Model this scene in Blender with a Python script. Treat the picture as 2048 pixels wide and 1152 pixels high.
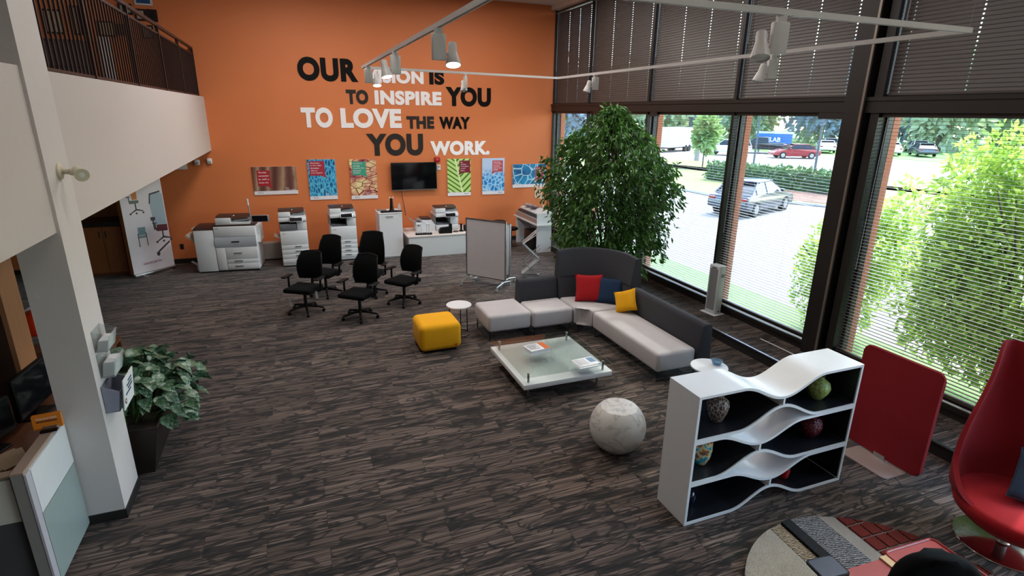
import bpy, bmesh, math, random
from mathutils import Vector, Matrix, Euler
import numpy as np
random.seed(7)
PI = math.pi
for o in list(bpy.data.objects): bpy.data.objects.remove(o, do_unlink=True)
scene = bpy.context.scene
C = scene.collection

# ------------------------------------------------------------------ camera
CAM_Z = 3.4
YAW, PITCH, ROLL, FPX = 0.373833, 0.304498, 0.0132692, 1112.357
fwd = Vector((math.sin(YAW)*math.cos(PITCH), math.cos(YAW)*math.cos(PITCH), -math.sin(PITCH)))
rgt = Vector((math.cos(YAW), -math.sin(YAW), 0)); upv = rgt.cross(fwd)
r2 = rgt*math.cos(ROLL) + upv*math.sin(ROLL); u2 = -rgt*math.sin(ROLL) + upv*math.cos(ROLL)
cd = bpy.data.cameras.new('camera'); cam = bpy.data.objects.new('camera', cd); C.objects.link(cam)
cam.matrix_world = Matrix(((r2.x, u2.x, -fwd.x, 0), (r2.y, u2.y, -fwd.y, 0), (r2.z, u2.z, -fwd.z, CAM_Z), (0, 0, 0, 1)))
cd.sensor_width = 36; cd.lens = FPX/2048*36; cd.clip_end = 500; cd.clip_start = .05
scene.camera = cam

# ------------------------------------------------------------------ world, sun, exposure
SUN_EL, SUN_AZ = math.radians(54), math.radians(14)      # azimuth from +X towards +Y
w = bpy.data.worlds.new('sky'); scene.world = w; w.use_nodes = True
nt = w.node_tree; bg = nt.nodes['Background']
sk = nt.nodes.new('ShaderNodeTexSky'); sk.sky_type = 'NISHITA'; sk.sun_disc = False
sk.sun_elevation = SUN_EL; sk.sun_rotation = math.radians(90)-SUN_AZ; sk.air_density = 1.0; sk.dust_density = 2.0
nt.links.new(sk.outputs[0], bg.inputs[0]); bg.inputs[1].default_value = 1.4
sl = bpy.data.lights.new('sun', 'SUN'); sl.energy = 3.6; sl.angle = math.radians(.6); sl.color = (1, .96, .9)
so = bpy.data.objects.new('sun', sl); C.objects.link(so)
sd = Vector((-math.cos(SUN_EL)*math.cos(SUN_AZ), -math.cos(SUN_EL)*math.sin(SUN_AZ), -math.sin(SUN_EL)))
so.rotation_euler = sd.to_track_quat('-Z', 'Y').to_euler(); so.location = (30, 10, 30)
vs = scene.view_settings
vs.view_transform = 'Standard'; vs.look = 'None'; vs.gamma = 1; vs.use_curve_mapping = False; vs.exposure = 0.5
FILL_W = (10, 20, 48, 70)          # watts of the added ceiling fill panels, row by row towards the orange wall
# daylight portals (guide the sampling of the sky through the window wall)
for (py0, py1, pz0, pz1) in ((-3, 14.3, .3, 3.5),):
    pl = bpy.data.lights.new('window_portal', 'AREA'); pl.shape = 'RECTANGLE'; pl.size = py1-py0; pl.size_y = pz1-pz0
    pl.cycles.is_portal = True
    po = bpy.data.objects.new('window_portal', pl); C.objects.link(po)
    po.location = (6.98, (py0+py1)/2, (pz0+pz1)/2)
    po.rotation_euler = Matrix(((0, 0, 1), (1, 0, 0), (0, 1, 0))).to_euler()

# ------------------------------------------------------------------ geometry helpers
class G:
    def __init__(s): s.bm = bmesh.new()
    def poly(s, pts, faces):
        vs_ = [s.bm.verts.new(p) for p in pts]
        for f in faces:
            try: s.bm.faces.new([vs_[i] for i in f])
            except ValueError: pass
        return vs_
    def box(s, x0, x1, y0, y1, z0, z1, m=None):
        P = [(x0,y0,z0),(x1,y0,z0),(x1,y1,z0),(x0,y1,z0),(x0,y0,z1),(x1,y0,z1),(x1,y1,z1),(x0,y1,z1)]
        if m is not None: P = [m @ Vector(p) for p in P]
        s.poly(P, [(3,2,1,0),(4,5,6,7),(0,1,5,4),(1,2,6,5),(2,3,7,6),(3,0,4,7)]); return s
    def rbox(s, x0, x1, y0, y1, z0, z1, r=.02, seg=2, m=None):
        b = bmesh.new(); bmesh.ops.create_cube(b, size=1)
        for v in b.verts: v.co = Vector(((x0+x1)/2+v.co.x*(x1-x0), (y0+y1)/2+v.co.y*(y1-y0), (z0+z1)/2+v.co.z*(z1-z0)))
        r = min(r, .49*min(abs(x1-x0), abs(y1-y0), abs(z1-z0)))
        bmesh.ops.bevel(b, geom=list(b.edges), offset=r, segments=seg, profile=.5, affect='EDGES')
        s.merge(b, m); return s
    def merge(s, b, m=None):
        if m is not None: b.transform(m)
        me = bpy.data.meshes.new('tmp'); b.to_mesh(me); b.free(); s.bm.from_mesh(me); bpy.data.meshes.remove(me); return s
    def cyl(s, p0, p1, r0, r1=None, n=12, caps=True):
        if r1 is None: r1 = r0
        p0, p1 = Vector(p0), Vector(p1); d = (p1-p0).normalized()
        a = d.orthogonal().normalized(); b = d.cross(a)
        P = []
        for p, r in ((p0, r0), (p1, r1)):
            for i in range(n): t = 2*PI*i/n; P.append(p+(a*math.cos(t)+b*math.sin(t))*r)
        F = [(i, (i+1) % n, n+(i+1) % n, n+i) for i in range(n)]
        if caps: F += [tuple(range(n-1, -1, -1)), tuple(range(n, 2*n))]
        s.poly(P, F); return s
    def tube(s, pts, r, n=8, closed=False):
        pts = [Vector(p) for p in pts]; m = len(pts); P = []
        a = None
        for i, p in enumerate(pts):
            if closed: d = pts[(i+1) % m]-pts[i-1]
            else: d = pts[min(i+1, m-1)]-pts[max(i-1, 0)]
            d.normalize()
            if a is None: a = d.orthogonal().normalized()
            else: a = (a-d*a.dot(d)).normalized()
            b = d.cross(a)
            rr = r[i] if isinstance(r, (list, tuple)) else r
            for k in range(n): t = 2*PI*k/n; P.append(p+(a*math.cos(t)+b*math.sin(t))*rr)
        F = []
        for i in range(m if closed else m-1):
            j = (i+1) % m
            for k in range(n): F.append((i*n+k, i*n+(k+1) % n, j*n+(k+1) % n, j*n+k))
        if not closed: F += [tuple(range(n-1, -1, -1)), tuple(range((m-1)*n, m*n))]
        s.poly(P, F); return s
    def lathe(s, prof, n=24, c=(0, 0, 0), m=None):
        P = []; F = []; c = Vector(c)
        for (r, z) in prof:
            for k in range(n): t = 2*PI*k/n; P.append(c+Vector((r*math.cos(t), r*math.sin(t), z)))
        for i in range(len(prof)-1):
            for k in range(n): F.append((i*n+k, i*n+(k+1) % n, (i+1)*n+(k+1) % n, (i+1)*n+k))
        F += [tuple(range(n-1, -1, -1)), tuple(range((len(prof)-1)*n, len(prof)*n))]
        if m is not None: P = [m @ p for p in P]
        s.poly(P, F); return s
    def prism(s, pts, axis, a0, a1, m=None):
        def mk(p, a):
            return Vector({'z': (p[0], p[1], a), 'y': (p[0], a, p[1]), 'x': (a, p[0], p[1])}[axis])
        n = len(pts); P = [mk(p, a0) for p in pts]+[mk(p, a1) for p in pts]
        if m is not None: P = [m @ p for p in P]
        s.poly(P, [tuple(range(n)), tuple(range(2*n-1, n-1, -1))]+[(i, n+i, n+(i+1) % n, (i+1) % n) for i in range(n)])
        return s
    def band(s, top, bot, axis, a0, a1):          # strip between two polylines, extruded along an axis
        def mk(p, a): return {'z': (p[0], p[1], a), 'y': (p[0], a, p[1]), 'x': (a, p[0], p[1])}[axis]
        n = len(top); P = []; F = []
        for t_, b_ in zip(top, bot): P += [mk(t_, a0), mk(t_, a1), mk(b_, a1), mk(b_, a0)]
        for i in range(n-1):
            k = i*4; F += [(k+c, k+(c+1) % 4, k+4+(c+1) % 4, k+4+c) for c in range(4)]
        F += [(0, 1, 2, 3), (4*n-1, 4*n-2, 4*n-3, 4*n-4)]
        s.poly(P, F); return s
    def sphere(s, c, r, u=16, v=10, sc=(1, 1, 1)):
        b = bmesh.new(); bmesh.ops.create_uvsphere(b, u_segments=u, v_segments=v, radius=r)
        s.merge(b, Matrix.Translation(c) @ Matrix.Diagonal((*sc, 1))); return s

def rrect(x0, x1, y0, y1, r, n=5):
    P = []
    for cx, cy, a in ((x1-r, y1-r, 0), (x0+r, y1-r, 90), (x0+r, y0+r, 180), (x1-r, y0+r, 270)):
        for k in range(n+1):
            t = math.radians(a+90*k/n); P.append((cx+r*math.cos(t), cy+r*math.sin(t)))
    return P

def to_mesh(name, g, smooth=True, ang=35):
    bm = g.bm
    bmesh.ops.recalc_face_normals(bm, faces=bm.faces)
    if smooth:
        lim = math.radians(ang)
        for f in bm.faces: f.smooth = True
        for e in bm.edges:
            if len(e.link_faces) == 2 and e.calc_face_angle(0) > lim: e.smooth = False
    me = bpy.data.meshes.new(name); bm.to_mesh(me); bm.free(); return me

def tag(o, label=None, cat=None, group=None, kind=None):
    if label: o['label'] = label
    if cat: o['category'] = cat
    if group: o['group'] = group
    if kind: o['kind'] = kind
    return o

def obj(name, g, m, parent=None, label=None, cat=None, group=None, kind=None, smooth=True, ang=35):
    me = g if isinstance(g, bpy.types.Mesh) else to_mesh(name, g, smooth, ang)
    if m is not None and len(me.materials) == 0: me.materials.append(m)
    o = bpy.data.objects.new(name, me); C.objects.link(o)
    if parent is not None: o.parent = parent
    return tag(o, label, cat, group, kind)

def thing(name, label, cat, loc=(0, 0, 0), rz=0, group=None, kind=None):
    o = bpy.data.objects.new(name, None); C.objects.link(o); o.empty_display_size = .1
    o.location = loc; o.rotation_euler = (0, 0, rz)
    return tag(o, label, cat, group, kind)

def struct(name, g, m, parent=None, **k): return obj(name, g, m, parent, kind=None if parent else 'structure', **k)

def dup(root, loc, rz, label=None, group=None, parent=None):
    c = root.copy(); C.objects.link(c); c.parent = parent
    if parent is None: c.location = loc; c.rotation_euler = (0, 0, rz)
    if label: c['label'] = label
    if group: c['group'] = group
    for ch in list(root.children): dup(ch, None, 0, parent=c)
    return c

def np_mesh(name, V, F, m):
    me = bpy.data.meshes.new(name); me.from_pydata([tuple(v) for v in V], [], [tuple(int(i) for i in f) for f in F]); me.update()
    if m is not None: me.materials.append(m)
    return me

# ------------------------------------------------------------------ materials
def lin(c):
    if isinstance(c, str):
        c = c.lstrip('#'); c = [int(c[i:i+2], 16)/255 for i in (0, 2, 4)]
        c = [x/12.92 if x <= .04045 else ((x+.055)/1.055)**2.4 for x in c]
    return (c[0], c[1], c[2], 1)

class N:
    """tiny node-graph helper"""
    def __init__(s, name):
        s.m = bpy.data.materials.new(name); s.m.use_nodes = True; s.t = s.m.node_tree
        s.b = s.t.nodes['Principled BSDF']; s.out = s.t.nodes['Material Output']
    def n(s, typ, **k):
        x = s.t.nodes.new('ShaderNode'+typ)
        for a, v in k.items(): setattr(x, a, v)
        return x
    def l(s, a, b): s.t.links.new(a, b)
    def coord(s, kind='Object'): return s.n('TexCoord').outputs[kind]
    def mapping(s, vec, scale=(1, 1, 1), loc=(0, 0, 0), rot=(0, 0, 0)):
        x = s.n('Mapping'); s.l(vec, x.inputs[0]); x.inputs['Scale'].default_value = scale
        x.inputs['Location'].default_value = loc; x.inputs['Rotation'].default_value = rot; return x.outputs[0]
    def noise(s, vec, scale=5, detail=3, rough=.5, dist=0):
        x = s.n('TexNoise'); s.l(vec, x.inputs['Vector']); x.inputs['Scale'].default_value = scale
        x.inputs['Detail'].default_value = detail; x.inputs['Roughness'].default_value = rough; x.inputs['Distortion'].default_value = dist
        return x.outputs[0]
    def voronoi(s, vec, scale=5, feature='F1'):
        x = s.n('TexVoronoi', feature=feature); s.l(vec, x.inputs['Vector']); x.inputs['Scale'].default_value = scale; return x.outputs[0]
    def wave(s, vec, scale=5, dist=0, typ='BANDS', d='X', det=2, dscale=1):
        x = s.n('TexWave', wave_type=typ); s.l(vec, x.inputs['Vector']); x.inputs['Scale'].default_value = scale
        if typ == 'BANDS': x.bands_direction = d
        x.inputs['Distortion'].default_value = dist; x.inputs['Detail'].default_value = det; x.inputs['Detail Scale'].default_value = dscale
        return x.outputs['Fac']
    def ramp(s, fac, stops, interp='LINEAR'):
        x = s.n('ValToRGB'); s.l(fac, x.inputs[0]); r = x.color_ramp; r.interpolation = interp
        while len(r.elements) > 1: r.elements.remove(r.elements[-1])
        r.elements[0].position = stops[0][0]; r.elements[0].color = lin(stops[0][1])
        for p, c in stops[1:]:
            e = r.elements.new(p); e.color = lin(c)
        return x.outputs[0]
    def math(s, op, a, b=None):
        x = s.n('Math', operation=op)
        for i, v in enumerate((a, b)):
            if v is None: continue
            if isinstance(v, (int, float)): x.inputs[i].default_value = v
            else: s.l(v, x.inputs[i])
        return x.outputs[0]
    def mix(s, fac, a, b, typ='MIX'):
        x = s.n('Mix', data_type='RGBA', blend_type=typ)
        for i, v in ((0, fac), (6, a), (7, b)):
            if isinstance(v, (int, float)): x.inputs[i].default_value = v
            elif isinstance(v, (str, tuple, list)): x.inputs[i].default_value = lin(v)
            else: s.l(v, x.inputs[i])
        return x.outputs[2]
    def set(s, col=None, rough=None, metal=None, bump=None, bstr=.3, bdist=.01, **k):
        def put(key, v):
            i = s.b.inputs[key]
            if isinstance(v, (int, float)): i.default_value = v
            elif isinstance(v, (str, tuple, list)): i.default_value = lin(v)
            else: s.l(v, i)
        if col is not None: put('Base Color', col)
        if rough is not None: put('Roughness', rough)
        if metal is not None: put('Metallic', metal)
        for a, v in k.items(): put(a.replace('_', ' '), v)
        if bump is not None:
            x = s.n('Bump'); x.inputs['Strength'].default_value = bstr; x.inputs['Distance'].default_value = bdist
            s.l(bump, x.inputs['Height']); s.l(x.outputs[0], s.b.inputs['Normal'])
        return s.m

MC = {}
def M(name, col, rough=.5, metal=0, var=.06, scale=14, bump=0, **k):
    """plain procedural material: colour with a little noise in tone, and fine relief"""
    if name in MC: return MC[name]
    n = N(name); c = n.coord()
    f = n.noise(c, scale, 4)
    a = lin(col); lo = tuple(x*(1-var) for x in a[:3]); hi = tuple(min(1, x*(1+var)) for x in a[:3])
    col_ = n.mix(f, lo, hi)
    n.set(col_, rough, metal, **k)
    if bump:
        b = n.noise(c, bump, 2)
        n.set(bump=b, bstr=.25, bdist=.004)
    MC[name] = n.m; return n.m

def fabric(name, col, scale=260, var=.14, rough=.9, spec=.3):
    if name in MC: return MC[name]
    n = N(name); c = n.coord()
    f = n.noise(c, scale, 2, .6); f2 = n.noise(c, 5, 3)
    a = lin(col)
    c1 = n.mix(f, tuple(x*(1-var) for x in a[:3]), tuple(min(1, x*(1+var)) for x in a[:3]))
    c2 = n.mix(n.math('MULTIPLY', f2, .12), c1, '#000000', 'MIX')
    n.set(c2, rough, 0, bump=f, bstr=.35, bdist=.003, Sheen_Weight=.03, Specular_IOR_Level=spec)
    MC[name] = n.m; return n.m

def glass(name, tint='#dfeee8', refl=.08, opac=.06, rough=.02, pure=False):
    """thin architectural pane: light passes straight through, with a weak reflection"""
    if name in MC: return MC[name]
    n = N(name); t = n.t
    tr = n.n('BsdfTransparent'); tr.inputs[0].default_value = lin(tint)
    n.set(tint, rough, 0)
    n.b.inputs['Specular IOR Level'].default_value = .5
    fr = n.n('LayerWeight'); fr.inputs[0].default_value = .35
    surf = n.b
    if pure: surf = n.n('BsdfGlossy'); surf.inputs['Roughness'].default_value = rough
    fac = n.math('ADD', n.math('MULTIPLY', fr.outputs['Fresnel'], refl*4), opac)
    mx = n.n('MixShader'); n.l(fac, mx.inputs[0]); n.l(tr.outputs[0], mx.inputs[1]); n.l(surf.outputs[0], mx.inputs[2])
    n.l(mx.outputs[0], n.out.inputs[0]); MC[name] = n.m; return n.m

def leafmat(name, c1, c2, trans=.35, rough=.4, scale=3.):
    if name in MC: return MC[name]
    n = N(name); g = n.n('NewGeometry'); rnd = g.outputs['Random Per Island']
    f = n.math('ADD', n.math('MULTIPLY', rnd, .7), n.math('MULTIPLY', n.noise(n.coord(), scale, 2), .3))
    col = n.mix(f, c1, c2); n.set(col, rough, 0)
    tl = n.n('BsdfTranslucent'); n.l(col, tl.inputs[0])
    mx = n.n('MixShader'); mx.inputs[0].default_value = trans
    n.l(n.b.outputs[0], mx.inputs[1]); n.l(tl.outputs[0], mx.inputs[2]); n.l(mx.outputs[0], n.out.inputs[0])
    MC[name] = n.m; return n.m

def emit(name, col, s):
    if name in MC: return MC[name]
    n = N(name); n.set(col, .5, 0); n.b.inputs['Emission Color'].default_value = lin(col); n.b.inputs['Emission Strength'].default_value = s
    MC[name] = n.m; return n.m

def wood(name, c1, c2, sc=(1, 1, 12), rough=.45):
    if name in MC: return MC[name]
    n = N(name); v = n.mapping(n.coord(), (sc[2], sc[2], 1.0))
    f = n.noise(v, 1.6, 5, .6, .6); n.set(n.mix(f, c1, c2), rough, 0, bump=f, bstr=.1); MC[name] = n.m; return n.m

WHITE = M('white_laminate', '#dcdde0', .35, var=.03)
WPLAST = M('white_plastic', '#d7dadd', .4, var=.03)
GPLAST = M('grey_plastic', '#8d9095', .45)
DPLAST = M('dark_plastic', '#17171a', .4)
BLACKP = M('black_plastic', '#09090a', .5, Specular_IOR_Level=.2)
BROWNP = M('dark_brown_plastic', '#3a2a26', .4)
CHROME = M('chrome', '#c9c9cc', .15, 1.0, var=.03)
STEEL = M('brushed_steel', '#a9abad', .35, 1.0)
SILVER = M('silver_plastic', '#b9bcc2', .3, .6)
SCREEN = M('dark_screen', '#121318', .12, var=.02)
BLACKM = M('black_metal', '#111112', .4, .3)
FCHAR = fabric('charcoal_fabric', '#3a3a3f')
FLIGHT = fabric('pale_grey_fabric', '#c3bdbe', var=.08)
FYEL = fabric('yellow_fabric', '#eda80f', var=.08)
FRED = fabric('red_fabric', '#86101a', var=.12)
FREDP = fabric('red_pillow_fabric', '#b01820', var=.1)
FNAVY = fabric('navy_fabric', '#1d3350', var=.12)
FBLUE = fabric('slate_blue_fabric', '#34465e', var=.12)
FBLACK = fabric('black_fabric', '#060607', var=.2, spec=.08)
MESHB = fabric('black_mesh', '#070708', scale=500, var=.4, rough=.7, spec=.08)
CREAM = M('cream_paint', '#c4bab7', .75, var=.02, bump=220)
WPAINT = M('white_paint', '#cdc5c4', .75, var=.02, bump=220)
FRAMEB = M('bronze_frame', '#2a2523', .45, .3)
GLASSW = glass('window_glass', '#f4faf8', .04, .01, .0, True)
GLASST = glass('table_glass', '#f1f6f4', .06, .03, .02, True)
ACRY = glass('clear_acrylic', '#f2f4f4', .10, .05, .05)
PAPER = M('paper_white', '#e2e2e4', .7, var=.03)
RUBBER = M('tyre_rubber', '#121213', .8)

# text as flat meshes
def text_bm(body, off=0.0, res=3, space=1.0):
    cu = bpy.data.curves.new('t', 'FONT'); cu.body = body; cu.size = 1; cu.offset = off; cu.resolution_u = res; cu.space_character = space
    o = bpy.data.objects.new('t', cu); C.objects.link(o)
    dg = bpy.context.evaluated_depsgraph_get(); me = bpy.data.meshes.new_from_object(o.evaluated_get(dg))
    bpy.data.objects.remove(o, do_unlink=True); bpy.data.curves.remove(cu)
    bm = bmesh.new(); bm.from_mesh(me); bpy.data.meshes.remove(me)
    return bm

def text_fit(body, x0, x1, z0, z1, off=0.0, keep=False, res=3, space=1.0):
    """flat lettering in a local XZ plane, facing -Y, fitted to a box (keep: fit the width, keep proportions)"""
    bm = text_bm(body, off, res, space)
    xs = [v.co.x for v in bm.verts]; ys = [v.co.y for v in bm.verts]
    ax, bx, ay, by = min(xs), max(xs), min(ys), max(ys)
    sx = (x1-x0)/(bx-ax); sy = (z1-z0)/(by-ay)
    if keep: sx = sy = min(sx, sy)
    for v in bm.verts: v.co = Vector((x0+(v.co.x-ax)*sx, 0, z0+(v.co.y-ay)*sy))
    return bm

def print_text(lines, x0, ztop, h, gap, y, m, parent, off=.01, width=None, name='lettering', label=None):
    g = G()
    for i, t in enumerate(lines):
        if not t: continue
        wd = width*len(t)/max(len(q) for q in lines) if width else h*.62*len(t)
        b = text_fit(t, x0, x0+wd, ztop-i*gap-h, ztop-i*gap, off)
        g.merge(b, Matrix.Translation((0, y, 0)))
    return obj(name, g, m, parent, label=label, smooth=False)

# ================================================================== THE SETTING
YW = 14.35; XW = 6.8; XC = -1.633; LEDGE = .15; XL = 6.06
def proj(x, y, z):
    d = Vector((x, y, z-CAM_Z)); a, b, c = d.dot(r2), -d.dot(u2), d.dot(fwd)
    return (1024+FPX*a/c, 576+FPX*b/c, c) if c > .1 else None

# carpet planks -----------------------------------------------------
def carpet_mat():
    n = N('striped_carpet'); g = n.n('NewGeometry'); oi = n.n('ObjectInfo'); at = n.n('Attribute', attribute_name='rnd')
    rnd = n.math('ADD', oi.outputs['Random'], at.outputs['Fac'])
    off = n.n('CombineXYZ'); n.l(n.math('MULTIPLY', rnd, 61.), off.inputs[0]); n.l(n.math('MULTIPLY', rnd, 37.), off.inputs[1])
    add = n.n('VectorMath', operation='ADD'); n.l(g.outputs['Position'], add.inputs[0]); n.l(off.outputs[0], add.inputs[1])
    p = add.outputs[0]
    fa = n.noise(n.mapping(p, (.55, 34, 1)), 1.5, 3, .6, .3); fb = n.noise(n.mapping(p, (.8, 105, 1)), 1.2, 2, .5, .2)
    f1 = n.math('ADD', n.math('MULTIPLY', fa, .5), n.math('MULTIPLY', fb, .5))            # fine streaks along the plank
    f2 = n.noise(n.mapping(p, (.8, 5.5, 1), rot=(0, 0, .16)), 1.3, 3, .6, 1.3)   # dark shards, slightly diagonal
    f3 = n.noise(n.mapping(p, (.8, 6.5, 1), rot=(0, 0, -.22)), 1.3, 3, .6, 1.3)
    c1 = n.ramp(f1, [(.36, '#191413'), (.45, '#483b33'), (.54, '#75635a'), (.64, '#a89589')])
    d2 = n.ramp(f2, [(.56, '#ffffff'), (.61, '#54504f')]); d3 = n.ramp(f3, [(.56, '#ffffff'), (.61, '#5a5554')])
    c2 = n.mix(.9, c1, d2, 'MULTIPLY'); c3 = n.mix(.9, c2, d3, 'MULTIPLY')
    for rot_, sc_, wd_ in ((.30, 1.0, .012), (-.34, 1.25, .010)):                    # thin dark veins crossing the planks
        fv = n.noise(n.mapping(p, (.9*sc_, 3.6*sc_, 1), rot=(0, 0, rot_)), 1.4, 2, .5, .5)
        dv = n.ramp(n.math('ABSOLUTE', n.math('SUBTRACT', fv, .5)), [(0, '#4a4644'), (wd_, '#5a5654'), (wd_*2.2, '#ffffff')])
        c3 = n.mix(.85, c3, dv, 'MULTIPLY')
    rr = n.math('FRACT', n.math('MULTIPLY', rnd, 7.13))
    c4 = n.mix(rr, n.mix(1, c3, '#cfcac8', 'MULTIPLY'), c3)
    pile = n.noise(p, 380, 2)
    n.set(n.mix(n.math('MULTIPLY', pile, .35), c4, '#1a1616'), .95, 0, bump=f1, bstr=.4, bdist=.004, Sheen_Weight=.10, Sheen_Roughness=.45)
    return n.m
CARPET = carpet_mat()
DARKBASE = M('dark_base', '#1b1817', .6)
floor = struct('floor', G().box(-6, XL, -3, YW, -.2, -.008), M('floor_underlay', '#241f1e', .9))
PL, PW, GAP = .96, .24, .0016
pm = to_mesh('plank', G().box(GAP, PL-GAP, GAP, PW-GAP, -.008, 0)); pm.materials.append(CARPET)
cand = []; rest = []
for j in range(int((YW+3)/PW)):
    y0 = -3+j*PW
    for i in range(-7, 9):
        x0 = -.487-.48+(j % 2)*.48+i*PL
        xa, xb = max(x0, -6), min(x0+PL, XL)
        if xb-xa < .02: continue
        ya, yb = y0, min(y0+PW, YW)
        full = xb-xa > PL-.001 and yb-ya > PW-.001
        q = [proj(x, y, 0) for x in (xa, xb) for y in (ya, yb)]
        area = 0
        if full and all(q):
            cx = sum(a[0] for a in q)/4; cy = sum(a[1] for a in q)/4
            if -60 < cx < 2100 and -20 < cy < 1200 and not (xb < -2.2) and not (xb < XC and y0 < 5.5):
                area = 1/(q[0][2]**3)
        (cand if area else rest).append((area, xa, xb, ya, yb))
cand.sort(reverse=True); rest += cand[300:]
for _, xa, xb, ya, yb in cand[:300]:
    o = bpy.data.objects.new('plank', pm); C.objects.link(o); o.parent = floor; o.location = (xa, ya, 0)
def planks_stuff(name, rects, parent, z0, z1):
    V = []; F = []; R = []
    for (xa, xb, ya, yb) in rects:
        k = len(V); r = random.random()
        V += [(x, y, z) for z in (z0, z1) for (x, y) in ((xa+GAP, ya+GAP), (xb-GAP, ya+GAP), (xb-GAP, yb-GAP), (xa+GAP, yb-GAP))]
        F += [(k+4, k+5, k+6, k+7), (k, k+1, k+5, k+4), (k+1, k+2, k+6, k+5), (k+2, k+3, k+7, k+6), (k+3, k, k+4, k+7)]
        R += [r]*8
    me = np_mesh(name, V, F, CARPET); a = me.attributes.new('rnd', 'FLOAT', 'POINT'); a.data.foreach_set('value', R)
    return obj(name, me, None, parent, kind='stuff')
planks_stuff('carpet_planks', [r[1:] for r in rest], floor, -.008, 0)

# raised carpeted ledge along the windows
ledge = struct('floor_ledge', G().box(XL, 6.95, -3, YW, -.2, LEDGE-.006), M('riser_carpet', '#1d1a1a', .95, bump=300))
rects = []
j = 0; y = -3
while y < YW-.01:
    yb = min(y+PW, YW); xs = [XL+.02, 6.4, 6.72] if j % 2 else [XL+.02, 6.6, 6.72]
    for a, b in zip(xs, xs[1:]): rects.append((a, b, y, yb))
    y += PW; j += 1
planks_stuff('carpet_planks', rects, ledge, LEDGE-.006, LEDGE)
struct('trim_1', G().box(XL-.012, XL+.02, -3, YW, LEDGE-.012, LEDGE+.004), M('nosing_metal', '#9a9ea6', .3, .9), label='metal nosing along the ledge')

# walls
def orange_mat():
    n = N('orange_wall_paint'); c = n.coord(); f = n.noise(c, 1.2, 3); p = n.noise(c, 160, 3, .6)
    n.set(n.mix(f, '#d07440', '#d87c47'), .62, 0, bump=p, bstr=.25, bdist=.003); return n.m
ORANGE = orange_mat()
struct('wall_back', G().box(-6, 6.95, YW, YW+.15, -.2, 6.2), ORANGE)
struct('baseboard_back', G().box(-6, XL, YW-.015, YW, 0, .1), DARKBASE)
struct('wall_left', G().box(-6.15, -6, -3, YW, -.2, 6.2), CREAM)
struct('wall_front', G().box(-6, 6.95, -3.15, -3, -.2, 6.2), CREAM)
struct('ceiling', G().box(-6, 6.95, -3, YW, 6.05, 6.2), M('ceiling_white', '#d9d6d2', .8, bump=60))

# window wall ------------------------------------------------------
struct('wall_right_sill', G().box(6.72, 6.97, -3, YW, LEDGE-.02, .27).box(6.70, 6.74, -3, YW, .24, .29), FRAMEB)
struct('wall_right_transom', G().box(6.70, 6.97, -3, YW, 3.46, 3.635).box(6.685, 6.71, -3, YW, 3.60, 3.645), FRAMEB)
struct('wall_right_header', G().box(6.62, 6.97, -3, YW, 5.93, 6.05), M('header_white', '#d5d0ca', .6))
BAYS = [(12.40, 14.31), (9.93, 12.34), (7.52, 9.87), (5.44, 7.46), (2.55, 4.99), (.1, 2.45), (-2.95, 0)]
posts = [(12.34, 12.40), (9.87, 9.93), (7.46, 7.52), (2.45, 2.55), (0, .1), (14.31, 14.35)]
for k, (a, b) in enumerate(posts):
    struct('trim_%d' % (k+2), G().box(6.735, 6.97, a, b, .27, 3.46).box(6.735, 6.97, a, b, 3.635, 5.93), FRAMEB)
g = G().box(6.66, 6.97, 5.18, 5.44, LEDGE, 5.93).box(6.72, 6.97, 4.99, 5.10, LEDGE, 5.93).box(6.84, 6.97, 5.10, 5.18, LEDGE, 5.93)
struct('trim_9', g, FRAMEB, label='broad dark bronze window post')
struct('trim_10', G().box(6.645, 6.67, 5.17, 5.20, LEDGE, 5.93), M('pale_bronze_strip', '#8d8177', .35, .6), label='pale metal strip on the broad post')
BRICKR = M('brick_reveal', '#a55d3c', .8, var=.15, scale=30)
for k, (a, b) in enumerate(BAYS):
    for lv, (z0, z1) in enumerate(((.27, 3.46), (3.635, 5.93))):
        if lv == 1 and k > 4: continue
        wn = tag(thing('window_%d' % (k+1+lv*8), None, None, (0, 0, 0)), kind='structure')
        f = G(); t = .035
        f.box(6.86, 6.95, a, a+t, z0, z1).box(6.86, 6.95, b-t, b, z0, z1).box(6.86, 6.95, a+t, b-t, z0, z0+t).box(6.86, 6.95, a+t, b-t, z1-t, z1)
        obj('window_frame', f, FRAMEB, wn)
        obj('pane', G().box(6.9, 6.908, a+t, b-t, z0+t, z1-t), GLASSW, wn)
    # brick reveal outside, seen edge-on through the glass
    struct('trim_%d' % (20+k), G().box(6.98, 7.1, b-.02, b+.12, -.2, 6.2), BRICKR)
struct('wall_right_upper_end', G().box(6.8, 6.97, -3, 2.5, 3.635, 5.93), CREAM)
# outside wall above the windows
struct('wall_right_parapet', G().box(6.97, 7.12, -3, YW+.15, 5.93, 6.6), BRICKR)

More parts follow.
